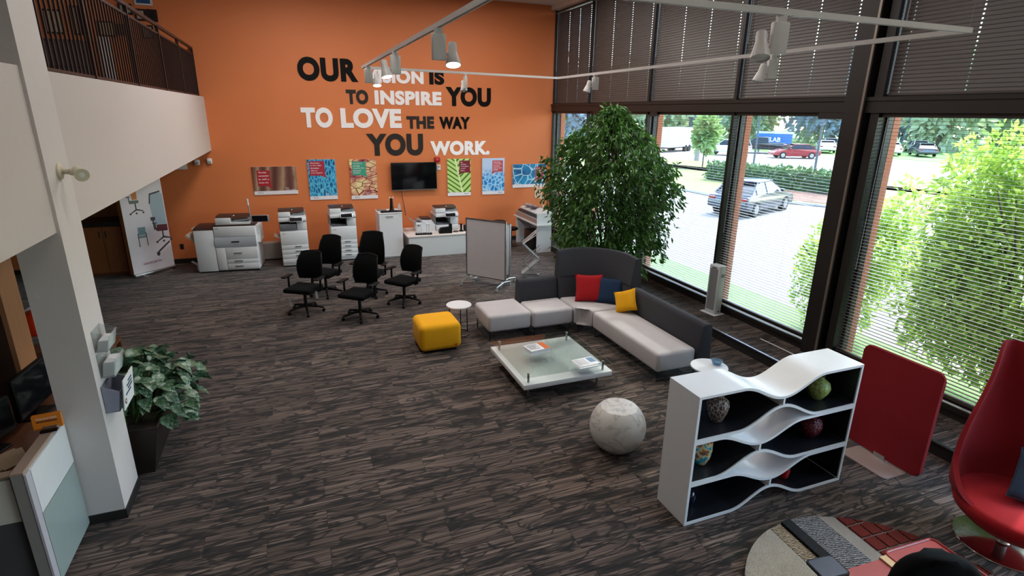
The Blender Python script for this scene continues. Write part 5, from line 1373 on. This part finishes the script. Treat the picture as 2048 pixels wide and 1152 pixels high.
# planter with broad leaves -------------------------------------------
plr = thing('planter_box', 'dark rectangular planter full of broad variegated leaves behind the column', 'planter', (-1.77, 6.18, 0))
PLM = M('planter_brown', '#241714', .5)
g = G(); a0, a1 = (.235, .58), (.33, .62)
P8 = [(-a0[0], -a0[1], 0), (a0[0], -a0[1], 0), (a0[0], a0[1], 0), (-a0[0], a0[1], 0), (-a1[0], -a1[1], .50), (a1[0], -a1[1], .50), (a1[0], a1[1], .50), (-a1[0], a1[1], .50)]
g.poly(P8, [(3, 2, 1, 0), (0, 1, 5, 4), (1, 2, 6, 5), (2, 3, 7, 6), (3, 0, 4, 7)]); obj('trough', g, PLM, plr)
obj('rim', G().tube([(-a1[0], -a1[1], .50), (a1[0], -a1[1], .50), (a1[0], a1[1], .50), (-a1[0], a1[1], .50)], .012, 6, True), PLM, plr)
obj('soil', G().box(-.30, .30, -.58, .58, .44, .46), M('soil', '#2a1f18', .95, bump=60), plr)
def big_leaf():
    V = []; F = []; nu = 8
    for i in range(nu+1):
        t = i/nu; wv = .30*math.sin(PI*t**.8)**.9*(1-.15*t)
        zc = .10*math.sin(PI*t*.9)-.22*t*t
        for s in (-1, -.5, 0, .5, 1): V.append((s*wv, t, zc+.10*abs(s)*wv*2-.0))
    for i in range(nu):
        for j in range(4): a = i*5+j; F.append((a, a+1, a+6, a+5))
    g = G(); g.poly(V, F); return to_mesh('leaf', g, True, 80)
def varleaf():
    n = N('variegated_leaf'); c = n.coord(); sp = n.n('SeparateXYZ'); n.l(c, sp.inputs[0])
    ax = n.math('ABSOLUTE', sp.outputs[0]); v = n.n('CombineXYZ'); n.l(n.math('SUBTRACT', sp.outputs[1], n.math('MULTIPLY', ax, 1.1)), v.inputs[0])
    f = n.wave(v.outputs[0], 2.6, 1.6, 'BANDS', 'X', 2, 3); z = n.noise(c, 7, 4, .6, .6)
    ff = n.math('ADD', n.math('MULTIPLY', f, .10), n.math('MULTIPLY', z, .90)); oi = n.n('ObjectInfo')
    col = n.ramp(ff, [(.3, '#1d3a22'), (.45, '#2f5636'), (.6, '#7d9c86'), (.75, '#9cb3a4')])
    col = n.mix(n.math('MULTIPLY', oi.outputs['Random'], .45), col, '#26452a')
    n.set(col, .35, 0); return n.m
LM = big_leaf(); LM.materials.append(varleaf())
stem = G()
for k in range(230):
    z0 = rng.uniform(.50, .98); yy = rng.uniform(-.60, .66); dome = math.sqrt(max(.08, 1-(yy/.80)**2))
    xx = rng.uniform(-.34, .62)
    zt_ = .55+.46*dome*math.sqrt(max(.02, 1-((xx-.05)/.60)**2)); zz_ = zt_*rng.uniform(.78, 1.0) if rng.random() < .75 else rng.uniform(.42, zt_)
    if xx > .34: zz_ = min(zz_, rng.uniform(.45, .85))
    if yy < -.5 and rng.random() < .5: continue
    az = math.atan2(yy*1.1+rng.normal(0, .3), xx-.02+rng.normal(0, .22))
    o = bpy.data.objects.new('leaf', LM); C.objects.link(o); o.parent = plr
    s = rng.uniform(.15, .235); o.location = (xx-.4*s*math.cos(az), yy-.4*s*math.sin(az), zz_+.03); o.scale = (s, s, s)
    o.rotation_euler = Euler((rng.uniform(-.75, .15), rng.normal(0, .3), az-PI/2))
    if k % 2 == 0: stem.tube([(xx*.4, yy*.7, .45), (xx*.7, yy*.85, (zz_+.45)/2+.05), tuple(o.location)], [.008, .006, .004], 5)
obj('stems', stem, M('leaf_stem', '#3c5a2c', .6), plr, kind='stuff')

# ================================================================== OUTSIDE
GZ = -.7; OS = 1.139
def ground(name, pts, m, z, label=None): return struct(name, G().prism([(x*OS if x > 7.2 else x, y*OS) for x, y in pts], 'z', z-.3, z), m, label=label)
def grass_mat(name, c1, c2):
    n = N(name); c = n.coord(); f = n.noise(c, .5, 4); p = n.noise(c, 40, 3); n.set(n.mix(n.math('ADD', n.math('MULTIPLY', f, .6), n.math('MULTIPLY', p, .4)), c1, c2), .95, 0, bump=p, bstr=.6, bdist=.03); return n.m
GR1 = grass_mat('lawn_green', '#4d7538', '#6f9050'); GR2 = grass_mat('lawn_dry', '#6f7a3c', '#8f9058')
def pave(name, c1, c2):
    n = N(name); c = n.coord(); f = n.noise(c, .35, 4); p = n.noise(c, 60, 3); v = n.voronoi(n.mapping(c, (1, 1, 1)), .22, 'DISTANCE_TO_EDGE')
    col = n.mix(n.math('ADD', n.math('MULTIPLY', f, .6), n.math('MULTIPLY', p, .4)), c1, c2); n.set(n.mix(n.ramp(v, [(0, '#ffffff'), (.006, '#ffffff'), (.012, '#000000')]), col, '#8a8480'), .9, 0); return n.m
LOT = pave('pale_asphalt', '#736e6b', '#827d7a'); ROAD = pave('road_asphalt', '#7c7774', '#8a8582')
nearl = [(14, 75), (27, 47), (30.8, 39.2), (33.2, 34.4), (35.4, 27.9), (39, 10), (41, -25)]
farl = [(28, 85), (43.4, 54.6), (48, 46), (51, 40), (55, 20), (57, -25)]
ground('ground', [(7.1, -25), (130, -25), (130, 130), (7.1, 130)], GR1, GZ-.06, 'lawn ground outside')
ground('ground_lawn_strip', [(7.1, -25), (8.9, -25), (8.95, 9), (9.1, 30), (9.1, 75), (7.1, 75)], GR1, GZ+.02, 'grass strip outside the windows')
ground('ground_parking_lot', [(8.9, -25), (30, -25), (24, 8), (20.6, 17), (18.2, 21), (18.3, 75), (9.1, 75), (9.1, 30), (8.95, 9)], LOT, GZ, 'pale parking lot outside')
ground('ground_verge', [(18.35, 75), (18.25, 21), (20.7, 17), (24.2, 8), (30.2, -25)]+nearl[::-1], GR2, GZ+.04, 'dry grass verge')
ground('ground_road', nearl+farl[::-1], ROAD, GZ+.0, 'pale road')
struct('ground_kerb', G().tube([(x*OS, y*OS, GZ+.03) for x, y in ((18.28, 75), (18.22, 21), (20.65, 17), (24.1, 8), (30.1, -25))], .09, 6), M('kerb_concrete', '#8f8c88', .9), label='concrete kerb')
ground('ground_mulch_bed', [(19.2, 21.5), (21.5, 17.2), (24.3, 12), (26, 14), (24.6, 20), (21.5, 23)], M('mulch', '#6a4a3c', .95, var=.3, scale=6, bump=8), GZ+.06, 'brown mulch bed')

CGL = M('car_glass', '#1a2026', .08, var=.02); TAIL = M('tail_lamp', '#8a1a1a', .2); HEAD = M('head_lamp', '#d5dade', .1); HUB = M('alloy_wheel', '#9a9da2', .3, .8)
def carpaint(name, col): return M(name, col, .22, .25, var=.02, Coat_Weight=.6)
def car(loc, deg, paint, label, kind='sedan', group='cars outside'):
    t = thing('car', label, 'car', (loc[0]*OS, loc[1]*OS, loc[2]), math.radians(deg), group)
    Ls = {'sedan': 2.32, 'suv': 2.35, 'pickup': 2.75}[kind]; Wd = {'sedan': .9, 'suv': .95, 'pickup': .98}[kind]; up = {'sedan': 0, 'suv': .16, 'pickup': .22}[kind]
    body = [(-Ls, .38+up), (-Ls-.03, .62+up), (-Ls+.06, .88+up), (-Ls+.5, .95+up), (.95, .93+up), (1.5, .86+up), (Ls-.15, .72+up), (Ls, .55+up), (Ls-.02, .33+up), (Ls-.5, .24+up), (-Ls+.5, .24+up)]
    g = G().prism(body, 'y', -Wd, Wd)
    bmesh.ops.bevel(g.bm, geom=[e for e in g.bm.edges if abs(abs(e.verts[0].co.y)-Wd) < 1e-4 and abs(e.verts[0].co.y-e.verts[1].co.y) < 1e-4], offset=.09, segments=3, profile=.6, affect='EDGES')
    obj('body', g, paint, t, ang=40)
    if kind == 'sedan': pr_ = [(-1.85, .92), (-1.15, 1.36), (-.4, 1.44), (.2, 1.40), (1.15, .92)]
    elif kind == 'suv': pr_ = [(-2.2, 1.06), (-1.95, 1.60), (-.4, 1.68), (.3, 1.64), (1.1, 1.06)]
    else: pr_ = [(-.75, 1.10), (-.65, 1.75), (.1, 1.82), (.5, 1.76), (1.2, 1.10)]
    def cabin(pr_, w0, w1, sc=1.0):
        g = G(); n = len(pr_); zmx = max(p[1] for p in pr_); zmn = min(p[1] for p in pr_); P = []
        for s in (-1, 1):
            for (x, z) in pr_: f = (z-zmn)/(zmx-zmn); P.append((x*sc, s*(w0+(w1-w0)*f), z))
        g.poly(P, [tuple(range(n)), tuple(range(2*n-1, n-1, -1))]+[(i, n+i, n+(i+1) % n, (i+1) % n) for i in range(n)]); return g
    obj('windows', cabin(pr_, Wd-.05, Wd-.24), CGL, t, ang=30)
    top = [p for p in pr_ if p[1] > max(q[1] for q in pr_)-.12]
    zt2 = max(p[1] for p in top)
    obj('roof', G().rbox(top[0][0]-.06, top[-1][0]+.1, -Wd+.2, Wd-.2, zt2-.05, zt2+.02, .03, 2), paint, t)
    for x in ([-.45, pr_[0][0]+.42] if kind != 'pickup' else [.15]):
        for s in (-1, 1): obj('pillar', G().tube([(x, s*(Wd-.045), .92+up), (x-.04, s*(Wd-.225), zt2-.03)], .022, 5), paint, t)
    for s in (-1, 1): obj('pillar', G().tube([(pr_[-1][0]+.03, s*(Wd-.06), pr_[-1][1]), (top[-1][0]+.05, s*(Wd-.22), zt2-.03)], .025, 5).tube([(pr_[0][0]-.02, s*(Wd-.06), pr_[0][1]), (top[0][0]-.03, s*(Wd-.22), zt2-.03)], .03, 5), paint, t)
    if kind == 'pickup': obj('cargo_bed', G().box(-Ls+.1, -.85, -Wd+.1, Wd-.1, 1.0, 1.18), M('bed_liner', '#16171a', .7), t)
    rw = .33+up*.25
    for x in (-Ls*.62, Ls*.62):
        for s in (-1, 1):
            wh = obj('wheel', G().cyl((x, s*(Wd-.19), rw), (x, s*(Wd+.015), rw), rw, n=22), RUBBER, t); obj('hub', G().cyl((x, s*(Wd-.02), rw), (x, s*(Wd+.025), rw), rw*.62, n=14), HUB, wh)
    for s in (-1, 1):
        obj('head_lamp', G().rbox(Ls-.28, Ls-.04, s*(Wd-.22)-.14, s*(Wd-.22)+.14, .60+up, .72+up, .03, 2), HEAD, t); obj('tail_lamp', G().rbox(-Ls-.04, -Ls+.14, s*(Wd-.2)-.14, s*(Wd-.2)+.14, .70+up, .84+up, .03, 2), TAIL, t)
        obj('mirror', G().rbox(.72, .86, s*(Wd+.06)-.08, s*(Wd+.06)+.08, .95+up, 1.06+up, .03, 2), paint, t)
    return t
car((16.85, 17.1, GZ), 21, carpaint('slate_paint', '#2f3a4c'), 'slate grey sedan parked just outside the windows')
car((39.3, 43.8, GZ), 128, carpaint('white_paint_car', '#d9dcdf'), 'white sport utility vehicle on the road beyond the verge', 'suv')
car((42.9, 39.3, GZ), 155, carpaint('red_paint_car', '#8d1f2a'), 'dark red sedan on the road beyond the verge')
pk = car((45.0, 45.6, GZ), 140, carpaint('dark_paint', '#23272e'), 'dark pickup truck between the white vehicle and the red sedan', 'pickup')
cols = ['#c9ccd0', '#2f4a78', '#d6d6d8', '#39404a', '#8a9098', '#c4c8cc', '#24344f', '#9aa0a8']
for k in range(8):
    car((54+6*(k//4)+2.9*(k % 4)*.65, 45.5+4.6*(k//4)-2.9*(k % 4)*.76, GZ), 48, carpaint('lot_paint_%d' % k, cols[k]), 'car %s the far parking row beyond the road' % ['at the left end of', 'second in', 'third in', 'fourth in', 'fifth in', 'sixth in', 'seventh in', 'at the right end of'][k], group='parked cars in the far row')
tl_ = thing('box_trailer', 'long white box trailer behind the ficus tree on the road', 'trailer', (37.6*OS, 49.9*OS, GZ), math.radians(26))
obj('box', G().rbox(-3.3, 3.2, -1.1, 1.1, .55, 2.75, .05, 2), M('trailer_white', '#c9ccd2', .4), tl_); obj('chassis', G().box(-3.2, 4.2, -.5, .5, .4, .55), DPLAST, tl_)
for x in (.9, 1.8):
    for s in (-1, 1): obj('wheel', G().cyl((x, s*.85, .38), (x, s*1.12, .38), .38, n=18), RUBBER, tl_)
for x in (-1.1, 1.1): obj('seam', G().box(x-.02, x+.02, -1.11, 1.11, .6, 2.7), M('trailer_seam', '#8f939a', .5), tl_)
bsg = thing('blue_sign', 'large blue sign board with white lettering across the road', 'sign', (47.5*OS, 46.4*OS, GZ), math.radians(-42))
obj('board', G().rbox(-2.0, 2.0, -.12, .12, .75, 2.15, .03, 1), M('sign_blue', '#1f63a8', .5), bsg); obj('cap', G().box(-2.05, 2.05, -.15, .15, 2.15, 2.4), M('sign_cap', '#b9c6d4', .6), bsg)
for x in (-1.5, 1.5): obj('post', G().box(x-.1, x+.1, -.1, .1, 0, .75), GPLAST, bsg)
b_ = text_fit('ELAB', -.75, .75, 1.25, 1.75, .02); g = G(); g.merge(b_, T(0, -.13, 0)); obj('lettering', g, TXT, bsg, smooth=False)

# utility pole, lamp posts
up_ = thing('utility_pole', 'thick grey utility pole at the roadside behind the ficus', 'pole', (31.5*OS, 38.6*OS, GZ)); obj('shaft', G().cyl((0, 0, 0), (0, 0, 10), .24, .17, 14), M('weathered_pole', '#8a8380', .9, bump=20), up_); obj('crossarm', G().box(-1.1, 1.1, -.06, .06, 9.1, 9.25), M('weathered_pole', '#8a8380', .9, bump=20), up_)
for (x, y, lb) in ((27.7, 28.4, 'dark lamp post on the verge behind the slate sedan'), (26.0, 22.3, 'dark lamp post at the mulch bed, right of the sedan')):
    t = thing('lamp_post', lb, 'lamp post', (x*OS, y*OS, GZ+.04)); obj('base', G().cyl((0, 0, 0), (0, 0, .8), .2, .18, 12), M('post_grey', '#4f5660', .6), t); obj('shaft', G().cyl((0, 0, .8), (0, 0, 5.2), .075, .055, 10), M('post_grey', '#4f5660', .6), t); obj('lantern', G().rbox(-.3, .3, -.15, .15, 5.2, 5.35, .04, 2), M('post_grey', '#4f5660', .6), t)

# trees across the road
def crown(name, n, rx, rz, lo, m):
    v = unit(rng.normal(size=(n, 3))); rad = rng.uniform(.55, 1.0, n)[:, None]; lump = 1+.22*np.sin(v[:, :1]*5+v[:, 1:2]*4)+.15*np.sin(v[:, 2:]*7+v[:, :1]*3)
    P = v*rad*lump*np.array([rx, rx, rz])+np.array([0, 0, lo+rz]); D = v+rng.normal(0, .8, (n, 3))-np.array([0, 0, .3])
    return leaf_mesh(name, P, D, rng.uniform(.55, 1.0, n), rng.uniform(.35, .6, n), m)
TL1 = leafmat('hazed_leaf_green', '#788f76', '#a3b596', .3, .8, .3); TL2 = leafmat('hazed_leaf_blue', '#6a8296', '#8fa6ab', .3, .8, .3); TL3 = leafmat('hazed_leaf_pale', '#93a583', '#bac6a0', .3, .8, .3)  # distance haze put into the pale, bluish leaf colours
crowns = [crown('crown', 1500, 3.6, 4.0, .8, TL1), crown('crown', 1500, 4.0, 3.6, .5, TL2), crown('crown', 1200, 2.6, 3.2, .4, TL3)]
BARK = M('tree_bark', '#5a4f46', .9)
tk = to_mesh('trunk', G().cyl((0, 0, 0), (0, 0, 4), .22, .12, 8)); tk.materials.append(BARK)
ORD = ['first', 'second', 'third', 'fourth', 'fifth', 'sixth', 'seventh', 'eighth', 'ninth', 'tenth', 'eleventh']
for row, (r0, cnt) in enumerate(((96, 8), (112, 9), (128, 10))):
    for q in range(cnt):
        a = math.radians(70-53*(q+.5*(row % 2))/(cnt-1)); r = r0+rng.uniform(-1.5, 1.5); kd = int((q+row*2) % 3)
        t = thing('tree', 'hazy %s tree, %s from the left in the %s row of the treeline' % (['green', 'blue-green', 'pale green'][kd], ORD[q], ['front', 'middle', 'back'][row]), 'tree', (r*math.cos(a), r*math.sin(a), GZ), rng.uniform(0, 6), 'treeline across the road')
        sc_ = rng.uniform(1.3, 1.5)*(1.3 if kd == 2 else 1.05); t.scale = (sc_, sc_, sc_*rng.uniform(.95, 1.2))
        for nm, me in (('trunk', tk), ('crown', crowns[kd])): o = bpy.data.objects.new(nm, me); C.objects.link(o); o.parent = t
yt = thing('young_tree', 'slim young tree on the verge beside the utility pole', 'tree', (27.5*OS, 33.0*OS, GZ)); obj('trunk', G().cyl((0, 0, 0), (0, 0, 2.6), .06, .04, 8), BARK, yt); obj('crown', crown('crown', 420, .62, 1.25, 1.6, leafmat('young_leaf', '#6d8f50', '#a0b878', .3, .7, 1.)), None, yt)
hg = thing('hedge', 'dark green clipped hedge behind the slate sedan', 'hedge', (24.0*OS, 23.1*OS, GZ), math.radians(-78))
nH = 2600; PH = np.stack([rng.uniform(-4.5, 4.5, nH), rng.uniform(-.8, .8, nH), rng.uniform(.1, 1.15, nH)], 1); obj('foliage', leaf_mesh('foliage', PH, rng.normal(size=(nH, 3)), rng.uniform(.25, .4, nH), rng.uniform(.15, .25, nH), leafmat('hedge_leaf', '#2f5230', '#5d8048', .2, .7, 1.)), None, hg, kind='stuff')
obj('core', G().rbox(-4.4, 4.4, -.7, .7, .0, 1.0, .2, 2), M('hedge_core', '#24401f', .9), hg)

# large light-green shrub just outside the right windows
def shrub(name, loc, blobs, n, label, stems, sizes=(.10, .16)):
    t = thing(name, label, 'shrub', loc); tot = sum(b[3]*b[4]*b[5] for b in blobs); P = []; D = []
    for (x, y, z, rx, ry, rz) in blobs:
        k = int(n*rx*ry*rz/tot); v = unit(rng.normal(size=(k, 3))); rad = rng.uniform(.15, 1.0, k)[:, None]**.6
        P.append(v*rad*np.array([rx, ry, rz])+np.array([x, y, z])); d = v*.7+rng.normal(0, .6, (k, 3)); d[:, 2] -= .15; D.append(d)
    P = np.concatenate(P); D = np.concatenate(D); q = P[:, 2] > .1; P, D = P[q], D[q]
    obj('foliage', leaf_mesh('foliage', P, D, rng.uniform(*sizes, len(P)), rng.uniform(sizes[0]*.42, sizes[1]*.45, len(P)), leafmat('shrub_leaf', '#5d9038', '#cfe06c', .6, .45, 1.2)), None, t, kind='stuff')
    for s in stems: obj('stem', G().tube(s, [.035*(1-.8*i/(len(s)-1)) for i in range(len(s))], 7), BARK, t)
    return t
def arcs(k, spread, h, seed):
    r_ = random.Random(seed); out = []
    for i in range(k):
        a = r_.uniform(0, 2*PI); s = r_.uniform(.3, 1)*spread; hh = h*r_.uniform(.6, 1); out.append([(0, 0, 0), (.2*s*math.cos(a), .2*s*math.sin(a), hh*.4), (.6*s*math.cos(a), .6*s*math.sin(a), hh*.8), (s*math.cos(a), s*math.sin(a), hh)])
    return out
shrub('tall_shrub', (9.3, 4.3, GZ), [(0, 0, 1.9, 1.0, 1.3, 1.6), (.0, .75, 2.8, .75, .7, 1.2), (-.1, .45, 3.6, .3, .32, .65), (.1, -.6, 3.0, .8, .8, 1.15), (.1, -.55, 3.5, .28, .32, .62), (-.2, -1.2, 1.8, .65, .85, 1.2), (.1, .9, 1.4, .7, .8, 1.1)], 19000, 'tall sunlit yellow-green shrub outside the window behind the red screen', arcs(12, 1.1, 3.4, 3))
shrub('tall_shrub', (9.6, 1.2, GZ), [(0, 0, 2.0, 1.0, 1.3, 1.8), (0, .4, 3.4, .5, .5, .7)], 8000, 'sunlit shrub outside the window at the right edge', arcs(7, 1.0, 3.4, 5))
shrub('tall_shrub', (9.5, 7.2, GZ), [(0, 0, 1.2, .75, .85, 1.2), (0, -.6, 1.9, .6, .65, .9), (.0, -.9, 2.6, .3, .3, .6)], 5200, 'lower sunlit shrub outside, left of the broad window post', arcs(7, .8, 2.4, 8))
